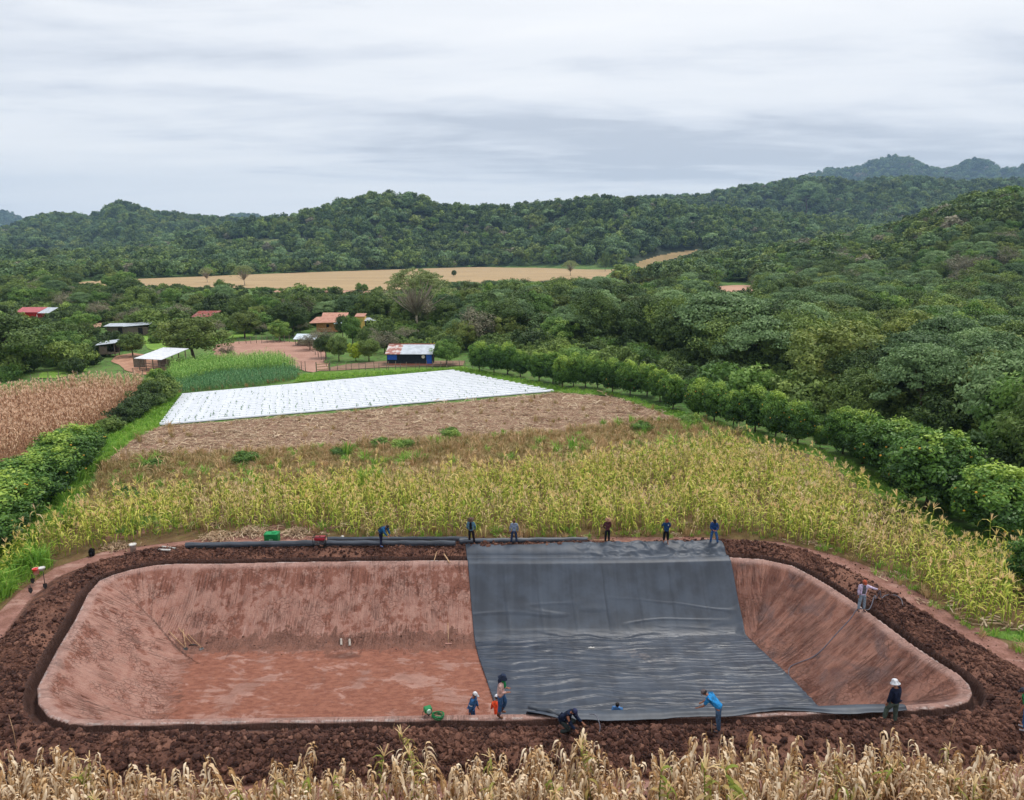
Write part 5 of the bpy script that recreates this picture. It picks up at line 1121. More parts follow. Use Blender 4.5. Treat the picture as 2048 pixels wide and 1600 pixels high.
    if vest:   # open front showing the shirt underneath
        ce = J['chest']*.55+J['waist']*.45+fw*.112*k*c
        mb = MB(); w2, h2 = .085*k, .25*k
        f_ = [(-w2, -h2, -.03), (w2, -h2, -.03), (w2*.9, 0, .004), (w2*.6, h2*.9, -.0), (-w2*.6, h2*.9, -.0), (-w2*.9, 0, .004)]
        fr = [ce+np.array([a, 0, 0])+up*b*1.0+fw*(c2+.02) for a, b, c2 in f_]; bk = [q-fw*.05 for q in fr]
        mb.add(fr+bk, [(0, 1, 2, 5), (5, 2, 3, 4), (6, 11, 8, 7), (11, 10, 9, 8)]+[(i, i+6, (i+1) % 6+6, (i+1) % 6) for i in range(6)]); mb.build('undershirt', cloth(vest), body)
    pn = {'pel': (J['pel']+up*.05*k, (.155*k, .125*k)), 'low': (J['pel']-np.array([0, 0, .03*k]), (.145*k, .125*k))}; pe = [('pel', 'low')]
    for s in 'LR':
        e_ = .55 if short else .97
        pn['hip'+s] = g('hip'+s, .12*k); pn['thm'+s] = (J['hip'+s]*.5+J['knee'+s]*.5, .104*k); pn['knee'+s] = g('knee'+s, .084*k); pn['ank'+s] = (J['knee'+s]*(1-e_)+J['ank'+s]*e_, .070*k); pe += [('low', 'hip'+s), ('hip'+s, 'thm'+s), ('thm'+s, 'knee'+s), ('knee'+s, 'ank'+s)]
    obj('trousers', skinmesh('trousers', pn, pe, 'low', cloth(pants)), None, body)
    for s, sg in (('L', -1), ('R', 1)):
        if shoe is not None:
            a = J['ank'+s]; so2 = {'a': (a+np.array([0, -.01, .05*k]), .052*k), 'b': (a-np.array([0, .02*k, .025*k]), (.046*k, .05*k)), 'c': (a+np.array([sg*.012, .09*k, -.035*k]), (.045*k, .038*k)), 'd': (a+np.array([sg*.02, .17*k, -.05*k]), (.038*k, .026*k))}
            obj('shoe', skinmesh('shoe', so2, [('a', 'b'), ('b', 'c'), ('c', 'd')], 'b', shoe), None, body)
    # head frame
    Mh = Matrix((tuple(hr)+(0,), tuple(hf)+(0,), tuple(hu)+(0,), (0, 0, 0, 1))).transposed(); hc = J['head']
    for sg in (-1, 1): 
        q = hc+hf*.083*k+hr*sg*.03*k+hu*.005*k; MB().lathe([(0, -.009*k), (.009*k, 0), (0, .009*k)], tuple(q), 8).build('eye', M_HAIR, body)
        q = hc+hr*sg*.082*k-hu*.012*k; MB().lathe([(0, -.03*k), (.012*k, -.015*k), (.014*k, .01*k), (0, .03*k)], tuple(q), 8, 1, 1.6).build('ear', M_SKIN, body, True)
    def dome(r_, z0_, z1_, kk=6): return [(r_*math.cos(i/kk*math.pi/2), z0_+(z1_-z0_)*math.sin(i/kk*math.pi/2)) for i in range(kk+1)]
    def place(mb, nm, mat): o = mb.build(nm, mat, body, True); o.matrix_local = Matrix.Translation(Vector(hc)) @ Mh; return o
    mb = MB(); mb.lathe([(.07*k, -.05*k)]+dome(.092*k, .0, .118*k), (0, -.012*k, .0), 16, 1, 1.12); place(mb, 'hair', M_HAIR)
    if hat:
        hm_ = cloth(hatcol) if hatcol else M_HAIR
        mb = MB()
        if hat == 'cap':
            mb.lathe([(.098*k, .025*k)]+dome(.1*k, .03*k, .135*k), (0, -.008*k, 0), 18, 1, 1.12)
            v = []; 
            for i in range(9):
                a = math.pi*(i/8); v.append((.082*k*math.cos(a), .075*k+.02*k*math.sin(a), .035*k)); v.append((.075*k*math.cos(a), .10*k+.095*k*math.sin(a), .022*k))
            v2 = [(x_, y_, z_+.008*k) for x_, y_, z_ in v]; nn = len(v)
            mb.add(v+v2, [(2*i, 2*i+1, 2*i+3, 2*i+2) for i in range(8)]+[(2*i+nn, 2*i+2+nn, 2*i+3+nn, 2*i+1+nn) for i in range(8)]+[(2*i+1, 2*i+1+nn, 2*i+3+nn, 2*i+3) for i in range(8)])
        else:
            br = {'wide': .21, 'bucket': .165, 'beanie': .1}[hat]*k; dz = {'wide': -.01, 'bucket': -.045, 'beanie': 0}[hat]*k
            pr = [(br, .035*k+dz), (br*.99, .045*k+dz), (.105*k, .05*k), (.098*k, .10*k)]+dome(.09*k, .12*k, .155*k)
            if hat == 'wide': pr = [(.10*k, .03*k)]+pr
            mb.lathe(pr, (0, -.005*k, 0), 22, 1, 1.1)
        place(mb, 'hat', hm_)
    return body, J, k
def wpt(b, J, a, off=(0, 0, 0)):
    return Matrix.Translation(b.location) @ b.rotation_euler.to_matrix().to_4x4() @ Vector(J[a]+np.array(off))
FWD = R(90); TOC = R(-90)   # away from / towards the camera
def foot(px, py): return hit(px, py, liner=True)[:2]
p1, J1, k1 = person(foot(762, 1092), R(-25), 1.70, 'man in blue jacket bending over on the berm near the black rolls', (38,92,138), (30,36,62), 48, (12, 0), dict(L=(20,8,35,-10), R=(30,8,40,-12)), dict(L=(-6,8,4), R=(14,2,5)), hat=None, shoe=cloth((90,130,190)), jacket=True)
MB().box((0, 0, 0), (.24, .12, .2)).build('bag', M_SHOE, p1).matrix_local = Matrix.Translation(Vector(J1['waist']+np.array([0, -.12, .10]))) @ Matrix.Rotation(R(-48), 4, 'X')
person(foot(944, 1088), R(-97), 1.72, 'man in brown hat and open blue shirt over black on the liner\'s left end', (96,136,158), (34,32,40), 3, (18, 0), dict(L=(-8,14,-25,-12), R=(-8,14,-25,-12)), dict(L=(4,2,8), R=(-2,8,2)), hat='wide', hatcol=(96,76,66), shoe=M_SHOE, vest=(26,24,30))
person(foot(1028, 1088), R(-90), 1.60, 'man in pale grey blue shirt and navy jeans before the black roll', (138,154,178), (44,60,92), 4, (20, 0), dict(L=(-6,12,5,2), R=(-6,12,5,2)), dict(L=(2,0,7), R=(2,2,7)), hat='beanie', hatcol=(110,80,62), shoe=M_SHOE)
person(foot(1214, 1086), R(-80), 1.62, 'man in straw hat, maroon shirt and black trousers on the liner edge', (92,54,58), (26,26,32), 2, (10, 10), dict(L=(-20,10,-30,-25), R=(-20,10,-30,-25)), dict(L=(2,2,2), R=(0,2,3)), hat='wide', hatcol=(170,132,104), shoe=M_SHOE)
b5, J5, k5 = person(foot(1331, 1090), R(-90), 1.70, 'man in reddish cap, navy polo with white badge and cropped black trousers', (30,66,108), (22,24,32), 2, (14, 0), dict(L=(-25,16,-20,-35), R=(-25,16,-20,-35)), dict(L=(0,0,3), R=(3,2,4)), hat='cap', hatcol=(160,82,62), short=True, sleeve=.5)
MB().lathe([(0, -.004), (.035, -.004), (.035, .004), (0, .004)], (0, 0, 0), 12).build('badge', cloth((225,225,225)), b5).matrix_local = Matrix.Translation(Vector(J5['chest']+np.array([-.08, .125, .02]))) @ Matrix.Rotation(R(90), 4, 'X')
person(foot(1428, 1089), R(-105), 1.66, 'man in black cap, blue top and jeans with feet apart at the liner corner', (38,70,124), (58,96,148), 6, (28, -15), dict(L=(15,12,70,-35), R=(20,10,75,-40)), dict(L=(10,0,14), R=(2,4,6)), hat='cap', hatcol=(28,32,48), shoe=cloth((110,120,150)))
b7, J7, k7 = person(P(1722, 1221)[:2], R(-95), 1.74, 'man in lavender shirt and orange cap holding out the hose on the right rim', (222,204,232), (140,156,172), 2, (22, 0), dict(L=(18,68,6,78), R=(2,8,6,-2)), dict(L=(0,0,4), R=(6,2,4)), hat='cap', hatcol=(196,98,72), shoe=M_SHOE, vest=(104,106,114))
b8, J8, k8 = person(P(1000, 1433)[:2], R(-5), 1.84, 'person in pink shirt, dark hat and green scarf walking on the near rim', (226,184,174), (58,92,134), 4, (14, 0), dict(L=(-8,5,88,-14), R=(-4,5,92,-16)), dict(L=(24,22,2), R=(0,8,2)), hat='bucket', hatcol=(42,52,74), shoe=M_LEATHER)
mb = MB(); mb.tube([tuple(J8['neck1']+np.array([0, .03, .06])), tuple(J8['neck0']+np.array([0, .10, -.02])), tuple(J8['chest']+np.array([.03, .15, -.05])), tuple(J8['waist']+np.array([.04, .15, .08]))], [.085, .075, .05, .025], 10); mb.build('scarf', cloth((38,140,84)), b8, True)
mb = MB(); mb.tube([tuple(J8['head']+np.array([0, -.04, .0])), tuple(J8['neck0']+np.array([0, -.06, .03])), tuple(J8['neck0']+np.array([0, -.07, -.08]))], [.09, .09, .05], 10); mb.build('neck_cloth', cloth((40,46,70)), b8, True)
for s in 'LR': MB().tube([tuple(J8['ank'+s]+np.array([0, -.01, .02])), tuple(J8['ank'+s]*.5+J8['knee'+s]*.5)], [.066, .078], 10).build('boot_shaft', M_LEATHER, b8, True)
def inpit(px, py_head, hgt, zg, **kw):
    """foot position on the pond floor such that the head top lands at the given pixel"""
    d = ray(px, py_head); t_ = (zg+hgt-CAMH)/d[2]; return (d[0]*t_, d[1]*t_)
def toe_z(q): return float(surf(np.array([q[0]]), np.array([q[1]]), False, True)[0][0])+.03
def inpit2(px, pyh, hgt, yoff=0):
    best = None
    for y_ in np.arange(24.6, 30, .05):
        xs_ = np.array([0.0]); z_ = None
        # x from the pixel column at this depth
        for _ in range(3):
            zt = (z_ if z_ is not None else -2.5)+hgt; x_ = (px-1024)/F*zc(y_, zt); z_ = toe_z((x_, y_))
        e_ = abs(proj(x_, y_, z_+hgt)[1]-pyh)
        if best is None or e_ < best[0]: best = (e_, x_, y_, z_)
    return best[1], best[2], best[3]
q = inpit2(943, 1382, 1.70); b9, J9, k9 = person(q[:2], R(-15), 1.70, 'man in white cap and blue jacket with white bands, standing in the pond', (58,104,156), (52,84,128), 10, (16, 0), dict(L=(10,8,20,0), R=(-12,10,-2,-2)), dict(L=(6,0,4), R=(0,4,4)), hat='cap', hatcol=(232,232,236), shoe=M_SHOE, jacket=True, feetz=q[2])
for s in 'LR':
    a_, b_ = J9['sh'+s], J9['el'+s]; MB().tube([tuple(a_*.45+b_*.55), tuple(a_*.3+b_*.7)], [.074, .072], 12, cap=False).build('reflective_band', cloth((220,222,228)), b9, True)
q = inpit2(995, 1394, 1.66); b10, J10, k10 = person(q[:2], R(100), 1.66, 'person in orange top and pale cap, mostly hidden behind the pink shirted walker', (240,84,44), (60,70,96), 18, (8, 0), dict(L=(20,6,40,0), R=(20,6,40,0)), None, hat='cap', hatcol=(220,222,228), shoe=M_SHOE, feetz=q[2])
p11 = P(1128, 1462, .25)[:2]; b11, J11, k11 = person(p11, R(-30), 1.8, 'man in navy jacket and dark cap squatting on the berm and reaching down', (28,40,66), (52,60,60), 42, (10, 0), dict(L=(40,4,62,-4), R=(30,8,50,-2)), dict(L=(84,44,12), R=(62,62,8)), hat='cap', hatcol=(52,58,92), shoe=cloth((170,120,104)), jacket=True)
q = inpit2(1236, 1399, 1.70); person(q[:2], R(-105), 1.64, 'dark haired man in light blue shirt, only head and shoulders above the liner', (88,138,196), (52,60,90), 12, (18, 10), dict(L=(20,10,50,-20), R=(20,10,50,-20)), None, shoe=M_SHOE, feetz=q[2])
p13 = P(1436, 1466, .15)[:2]; b13, J13, k13 = person(p13, R(150), 1.82, 'man in bright blue shirt bending over the liner edge with a rod', (46,140,206), (72,98,130), 52, (10, 0), dict(L=(25,8,50,-10), R=(20,10,52,-14)), dict(L=(-4,6,5), R=(8,4,6)), hat='cap', hatcol=(104,92,92), shoe=M_SHOE, sleeve=.5)
person(P(1778, 1446, .2)[:2], R(120), 1.86, 'man in white bucket hat and navy jacket stepping onto the liner', (28,36,60), (84,98,90), 3, (14, 20), dict(L=(8,6,16,2), R=(4,8,10,2)), dict(L=(26,-6,3), R=(0,2,3)), hat='bucket', hatcol=(222,224,230), shoe=cloth((120,90,80)), jacket=True)
person(P(2046, 1470, .1)[:2], R(150), 1.72, 'person in green shirt and blue trousers cut off by the right edge', (52,150,92), (58,108,168), 14, (20, 0), dict(L=(10,10,20,0), R=(10,10,20,0)), None, hat='cap', hatcol=(60,60,70), shoe=cloth((190,190,200)), sleeve=.5)

# ================================================================== things on the ground
M_PVG = simple('shaded_pipe', G(172,164,156), G(140,128,118), 9, .6, .3); M_PVC = simple('white_plastic', G(214,212,208), G(184,180,174), 6, .45, .4); M_WOOD = simple('weathered_wood', G(196,164,130), G(160,126,94), 7, .8, .2, 0, .3, (1, 1, .2))  # drain pipes greyed below white plastic: shade painted into the base colour
M_IRON = simple('dark_iron', G(66,66,70), G(48,46,46), 8, .5, .5, .6); M_STRAWB = M_ST
M_HOSE = simple('grey_hose', G(84,86,100), G(104,104,116), 8, .5, .4)
def one(name, mb, mat, label, cat, group=None, smooth=False):
    v = np.array(mb.v); c = np.array([v[:, 0].mean(), v[:, 1].mean(), v[:, 2].min()]); mb.v = [tuple(np.array(q)-c) for q in mb.v]
    return tag(mb.build(name, mat, None, smooth, tuple(c)), label, cat, group)
def g3(px, py, up=0, liner=True): q = hit(px, py, liner=liner); return q+np.array([0, 0, up])
# hose
pts = [g3(*q, up=.05) for q in [(1578,1352),(1577,1343),(1582,1334),(1600,1326),(1625,1316),(1645,1300),(1672,1270),(1700,1240),(1716,1219)]]
pts += [g3(1738,1222,.1), np.array(g3(1748,1200,.25))]
hand = np.array(wpt(b7, J7, 'pmL')); 
mid = (pts[-1]+hand)/2; mid[2] = min(pts[-1][2], hand[2])+.05; pts += [mid, hand+np.array([0, 0, -.02]), hand+np.array([.18, .1, -.5]), g3(1772,1192,.05), g3(1790,1192,.05), g3(1802,1200,.05), g3(1805,1212,.05)]
def smooth_pts(p, k=6):
    p = np.array(p); n = len(p); out = []
    for i in range(n-1):
        a = p[max(i-1, 0)]; b = p[i]; c = p[i+1]; d = p[min(i+2, n-1)]
        for j in range(k):
            t_ = j/k; out.append(.5*((2*b)+(-a+c)*t_+(2*a-5*b+4*c-d)*t_*t_+(-a+3*b-3*c+d)*t_**3))
    return out+[p[-1]]
mb = MB(); mb.tube(smooth_pts(pts), .022, 8); one('hose', mb, M_HOSE, 'long grey hose lying down the right slope and up to the lavender man\'s hand', 'hose', None, True)
pts = [P(1180,1428,.3), P(1192,1436,.45), P(1200,1452,.42), P(1198,1468,.2)]; pts[1][2] += .1
mb = MB(); mb.tube(smooth_pts(pts), .018, 6); one('hose', mb, M_HOSE, 'short curved hose beside the squatting man', 'hose', None, True)
mb = MB(); mb.tube([tuple(P(1423,1440,.75)), tuple(P(1424,1478,.02))], .012, 6); one('rod', mb, M_WOOD, 'thin upright rod held by the man in bright blue', 'rod')
# red bucket and white pot on shovel tops
def shovel(px, py, h, label, bucket=None):
    q = g3(px, py); e = empty('shovel', tuple(q), R(20), label, 'shovel')
    MB().tube([(0, 0, .2), (0, .02, h)], .018, 8).build('handle', M_WOOD if bucket else M_IRON, e, True)
    m = MB(); m.add([(-.09, -.01, .30), (.09, -.01, .30), (.10, -.02, .12), (0, -.03, -.03), (-.10, -.02, .12), (-.09, .01, .30), (.09, .01, .30), (.10, 0, .12), (0, -.01, -.03), (-.10, 0, .12)], [(0, 1, 2, 3, 4), (9, 8, 7, 6, 5), (0, 5, 6, 1), (1, 6, 7, 2), (2, 7, 8, 3), (3, 8, 9, 4), (4, 9, 5, 0)]); m.build('blade', M_IRON, e); return q
q = shovel(66, 1167, .55, 'short shovel stuck in the soil under the red bucket')
q2 = shovel(91, 1177, 1.15, 'taller shovel carrying a white pot on its handle')
q3 = shovel(62, 1186, .45, 'small iron spike tool, nearest the pond at the left')
def pail(loc, r, h, mat, label, cat='bucket', rim=None, handle=True):
    e = empty(cat.replace(' ', '_'), loc, 0, label, cat)
    MB().lathe([(r*.78, 0), (r, h), (r*1.06, h), (r*1.06, h-.02), (r*.96, h-.02), (r*.74, .02), (0, .02)], n=20).build('body', mat, e, True)
    MB().lathe([(r*1.05, h-.05), (r*1.09, h-.05), (r*1.09, h-.03), (r*1.05, h-.03)], n=20).build('rim_band', rim or mat, e, True)
    if handle: MB().tube([(r*1.05*math.cos(a), .25*r+.0*a, h-.02-r*.8*math.sin(a)) for a in np.linspace(0, math.pi, 9)], .006, 5).build('handle', M_IRON, e)
    return e
M_RED = simple('red_plastic', G(206,52,48), G(226,196,180), 3, .4, .4)
pail(tuple(P(73,1148,.60)), .17, .34, M_RED, 'red bucket with white smears hanging above the short shovel', rim=simple('red_rim', G(200,40,42)))
mb = MB(); mb.tube([tuple(P(73,1148,.60)), tuple(g3(70,1166))], .014, 6); one('stake', mb, M_WOOD, 'thin stake holding up the red bucket', 'stake')
pail(tuple(np.array(q2)+np.array([-.05, .02, 1.05])), .15, .17, M_PVC, 'small white pot hung on the taller shovel', 'pot', handle=False)
pail(tuple(g3(267,1103,.03)), .20, .46, M_PVC, 'white bucket standing at the edge of the maize')
# black backpack
e = empty('backpack', tuple(g3(184,1112)), R(15), 'black backpack standing on the soil at the far left of the pond', 'backpack')
MB().tube([(0, 0, .0), (0, 0, .1), (0, 0, .28), (0, .01, .42), (0, .01, .5)], [.13, .165, .17, .13, .03], 14).build('body', cloth((16,16,20)), e, True)
MB().tube([(0, -.15, .05), (0, -.19, .12), (0, -.18, .24), (0, -.14, .28)], [.05, .09, .08, .03], 10).build('pocket', cloth((26,26,32)), e, True)
for s in (-1, 1): MB().tube([(.09*s, .13, .42), (.12*s, .22, .3), (.10*s, .17, .06)], .018, 6).build('strap', cloth((30,30,36)), e)
# pvc pipes on the ground
for (a, b, lb) in [((325,1095), (352,1099), 'short grey plastic pipe lying right of the white bucket'), ((318,1101), (342,1102), 'white pipe lying on the soil beside the grey one')]:
    A, B = g3(*a, up=.06), g3(*b, up=.06); mb = MB(); d = (B-A)/np.linalg.norm(B-A)
    mb.tube([tuple(A), tuple(B)], .055, 14, cap=False); mb.tube([tuple(B-d*.12), tuple(B)], .066, 14, cap=False); mb.tube([tuple(A), tuple(B)], .048, 14, cap=False)
    one('plastic_pipe', mb, M_PVC, lb, 'pipe', None, True)
for (px, py, lb) in [(680,1289,'left one of two white pipes poking out of the pond wall'), (697,1290,'right one of two white pipes poking out of the pond wall')]:
    q = hit(px, py); mb = MB(); A = q+np.array([-.02, .35, .12]); B = q+np.array([.10, -.12, .0])
    for r_ in (.066, .056): mb.tube([tuple(A), tuple(B)], r_, 16, cap=False)
    mb.add([tuple(B+np.array([.066*math.cos(a), 0, .066*math.sin(a)])) for a in np.linspace(0, 6.283, 17)[:-1]]+[tuple(B+np.array([.056*math.cos(a), 0, .056*math.sin(a)])) for a in np.linspace(0, 6.283, 17)[:-1]], [(i, (i+1) % 16, (i+1) % 16+16, i+16) for i in range(16)])
    o = one('drain_pipe', mb, M_PVG, lb, 'drain pipe', None, True); m2 = MB(); m2.lathe([(0, 0), (.072, 0)], n=16); k_ = m2.build('dark_opening', simple('pipe_dark', G(20,18,18)), o); k_.location = Vector(tuple((A*.5+B*.5)))-o.location; k_.rotation_euler = (R(78), 0, R(12))
# green crate
e = empty('crate', tuple(g3(545,1083)), R(3), 'green plastic crate standing behind the long black roll', 'crate'); e.scale = (1.35, 1.35, 1.5)
M_GRN = simple('green_plastic', G(24,132,72), G(18,108,60), 5, .45, .4)
MB().box((0, 0, .015), (.62, .42, .03)).box((0, -.2, .2), (.62, .02, .36)).box((0, .2, .2), (.62, .02, .36)).box((-.3, 0, .2), (.02, .38, .36)).box((.3, 0, .2), (.02, .38, .36)).build('body', M_GRN, e)
MB().box((0, -.215, .37), (.66, .025, .035)).box((0, .215, .37), (.66, .025, .035)).box((-.325, 0, .37), (.02, .40, .035)).box((.325, 0, .37), (.02, .40, .035)).build('rim', M_GRN, e)
m = MB()
for i in range(5): m.box((-.24+i*.12, -.214, .18), (.018, .012, .30))
m.build('ribs', M_GRN, e)
MB().box((0, -.222, .16), (.16, .004, .05)).build('mark', cloth((160,215,180)), e)
MB().box((0, 0, .36), (.56, .34, .05)).box((.1, .05, .40), (.2, .2, .05)).build('content', simple('green_cloth', G(40,150,90)), e)
# red generator
e = empty('generator', tuple(g3(641,1093,.02)), R(2), 'red portable generator in a black tube frame by the black rolls', 'generator'); e.scale = (1.15, 1.15, 1.2)
MB().box((0, 0, .44), (.56, .38, .17)).build('fuel_tank', simple('red_paint', G(150,26,44), G(120,20,36), 4, .35, .5), e).modifiers.new('b', 'BEVEL').width = .04
MB().lathe([(.035, 0), (.035, .03), (0, .035)], (0, 0, .525), 12).build('fuel_cap', M_IRON, e, True)
m = MB()
for y_ in (-.22, .22): m.tube([(-.33, y_, .03), (-.33, y_, .56), (.33, y_, .56), (.33, y_, .03), (-.33, y_, .03)], .018, 8)
for x_ in (-.33, .33): m.tube([(x_, -.22, .56), (x_, .22, .56)], .018, 8); m.tube([(x_, -.22, .05), (x_, .22, .05)], .018, 8)
m.build('frame', simple('black_paint', G(24,24,26)), e, True)
MB().box((-.12, 0, .22), (.26, .3, .24)).build('engine', simple('engine_metal', G(130,130,134), G(90,90,94), 12, .4, .5, .6), e).modifiers.new('b', 'BEVEL').width = .03
MB().tube([(.06, 0, .2), (.30, 0, .2)], .12, 16).build('alternator', M_IRON, e, True)
MB().box((.12, -.205, .26), (.24, .02, .16)).build('panel', simple('panel_grey', G(70,70,76)), e)
MB().tube([(-.30, .1, .32), (-.2, .1, .32)], .05, 12).build('muffler', M_IRON, e, True)
for x_ in (-.25, .25): MB().tube([(x_, -.24, .0), (x_, .24, .0)], .035, 10).build('foot', M_IRON, e)
# white bag with blue print
q = g3(684,1081,.02); mb = MB(); mb.tube([(0, 0, 0), (0, 0, .05), (.02, 0, .18), (.05, .02, .24), (.06, .02, .27)], [.13, .19, .16, .06, .09], 12); o = tag(mb.build('plastic_bag', M_PVC, None, True, tuple(q)), 'crumpled white bag with blue print behind the roll by the generator', 'bag')
MB().box((.03, -.165, .12), (.14, .03, .05)).build('blue_print', cloth((90,120,180)), o)
# wooden stakes and tools
for a, b, r_, lb in [((877,1090,.25), (868,1122,.02), .028, 'pale wooden stake lying across the berm, left of the shorter one'), ((888,1108,.2), (899,1126,.0), .045, 'short thick wooden stake on the rim by the liner'), ((862,1093,.12), (878,1094,.12), .03, 'small wooden offcut on the clods'), ((1186,1080,.08), (1230,1081,.08), .035, 'long wooden pole lying behind the straw hatted man')]:
    A = P(*a); B = P(*b); mb = MB(); mb.tube([tuple(A), tuple((A+B)/2+np.array([.01, 0, .01])), tuple(B)], [r_, r_*.95, r_*.85], 7); one('wooden_stake', mb, M_WOOD, lb, 'wooden stake')
A = P(434,1080,.5); B = P(398,1095,.18); e = empty('hoe', tuple(B), 0, 'wooden handled hoe leaning over the leftmost roll', 'hoe')
mb = MB(); mb.tube([(0, 0, 0), tuple(A-B)], .02, 8); mb.build('handle', M_WOOD, e, True); MB().box((-.03, 0, -.07), (.03, .16, .14), 0, 0, .3).build('blade', M_IRON, e)
for i, (hx, hy, tx_, ty_, lb) in enumerate([(372,1298,366,1262,'hoe with the most upright handle in the pond corner'), (372,1299,338,1266,'leftmost hoe leaning back in the pond corner'), (386,1292,358,1260,'pickaxe behind the hoes in the pond corner'), (404,1298,376,1272,'rightmost hoe leaning in the pond corner')]):
    B = hit(hx, hy); T_ = hit(tx_, ty_)+np.array([0, 0, .12]); e = empty('hoe' if i != 2 else 'pickaxe', tuple(B), 0, lb, 'hoe' if i != 2 else 'pickaxe')
    MB().tube([(0, 0, .06), tuple(T_-B)], .022, 7).build('handle', M_WOOD, e, True)
    if i == 2: MB().tube([(-.28, -.05, .0), (-.1, 0, .08), (.12, 0, .08), (.28, .04, .0)], [.01, .03, .03, .012], 6).build('head', M_IRON, e)
    else: MB().box((0, -.06, .04), (.22, .14, .025), .3*i, .5, 0).box((0, 0, .07), (.05, .06, .06)).build('blade', M_IRON, e)
B = hit(897,1289); T_ = hit(896,1254)+np.array([0, 0, .25]); e = empty('rake', tuple(B), 0, 'rake leaning against the pond wall next to the liner', 'rake')
MB().tube([(0, 0, .04), tuple(T_-B)], .018, 7).build('handle', M_WOOD, e, True); m = MB().box((0, 0, .05), (.34, .05, .05))
for i in range(9): m.box((-.15+i*.0375, -.02, .01), (.012, .012, .06))
m.build('head', simple('pale_wood', G(196,150,136)), e)
q = hit(1182,1297,.06,True); mb = MB(); mb.tube([(-.15, 0, .03), (-.03, .0, .05), (.08, -.02, .04), (.17, .03, .03)], [.03, .06, .045, .05], 8); tag(mb.build('crumpled_sack', M_PVC, None, True, tuple(q)), 'small crumpled white sack on the liner floor', 'sack')
# green welding machine and net
e = empty('pump', tuple(P(856,1432,-.05)), R(25), 'small green motor pump on the near rim', 'pump')
MB().box((0, 0, .30), (.30, .26, .20)).build('housing', M_GRN, e).modifiers.new('b', 'BEVEL').width = .03
MB().lathe([(.09, 0), (.09, .06), (.03, .07)], (0, 0, 0), 14, M=Matrix.Rotation(R(90), 4, 'X')).build('recoil_cover', simple('light_plastic', G(190,220,200)), e).location = (0, -.13, .30)
MB().tube([(.0, 0, .05), (.14, 0, .18)], .06, 10).build('pump_body', M_IRON, e, True)
m = MB()
for y_ in (-.13, .13): m.tube([(-.17, y_, .0), (-.17, y_, .17), (.2, y_, .17), (.2, y_, .0)], .014, 6)
m.build('frame', M_IRON, e)
q = P(876,1436,-.02); m = MB(); r = np.random.default_rng(8)
for k_ in range(7):
    ph = r.uniform(0, 6.28); m.tube(smooth_pts([(.22*math.cos(a+ph)*(1+.1*k_/7)+r.normal()*.02, .16*math.sin(a+ph)+r.normal()*.02, .03+.025*k_+r.normal()*.01) for a in np.linspace(0, 5.8, 9)], 3), .016, 5)
tag(m.build('coiled_hose', M_GRN, None, True, tuple(q)), 'coil of green hose heaped beside the green pump', 'hose coil')
# husk piles and twigs by the maize
def heap(px, py, r_, h_, label, mats=M_ST, n=260):
    q = g3(px, py); rr = np.random.default_rng(int(px)); P0 = rr.normal(size=(n, 3))*np.array([r_*.5, r_*.38, 0]); P0[:, 2] = rr.uniform(0, 1, n)*h_*np.exp(-((P0[:, 0]/r_)**2+(P0[:, 1]/r_)**2)*1.5)+.03
    v = []; f = []; T = []
    for p_ in P0:
        az = rr.uniform(0, 6.28); l = rr.uniform(.1, .3); d = np.array([math.cos(az), math.sin(az), rr.uniform(-.5, .5)])*l; s = np.array([-math.sin(az), math.cos(az), .2])*.022; n0 = len(v)
        v += [p_-d-s, p_-d+s, p_+np.array([0, 0, .05])+s, p_+np.array([0, 0, .05])-s, p_+d-np.array([0, 0, .05])]; f += [(n0, n0+1, n0+2, n0+3), (n0+3, n0+2, n0+4)]; T += [rr.uniform(0, 1)]*2
    tag(obj('husk_heap', mesh('husk_heap', v, f, {'tone': (T, 'FACE')}), mats, None, tuple(q)), label, 'heap of husks')
heap(505,1068,1.1,.5,'biggest heap of dry husks before the maize, left of the green crate'); heap(435,1076,1.1,.35,'low heap of dry husks above the leftmost roll'); heap(592,1068,1.0,.35,'heap of dry husks between crate and generator'); heap(235,1094,.9,.2,'thin heap of straw left of the white bucket', n=180)
def twig(px, py, h, label):
    q = g3(px, py, liner=False); rr = np.random.default_rng(px); mb = MB(); mb.tube([(0, 0, -.05), (rr.normal()*.03, 0, h*.5), (rr.normal()*.06, 0, h)], [.016, .012, .006], 5); tag(mb.build('stick', M_WOOD, None, True, tuple(q)), label, 'stick')
twig(786, 1470, .5, 'thin pale stick standing in the berm before the pond middle'); twig(1902, 1480, .9, 'thin stick standing in the berm near the right edge'); twig(34, 1502, 1.5, 'dark upright stake at the lower left of the berm'); twig(18, 1188, .7, 'thin stake at the left edge of the bare soil')

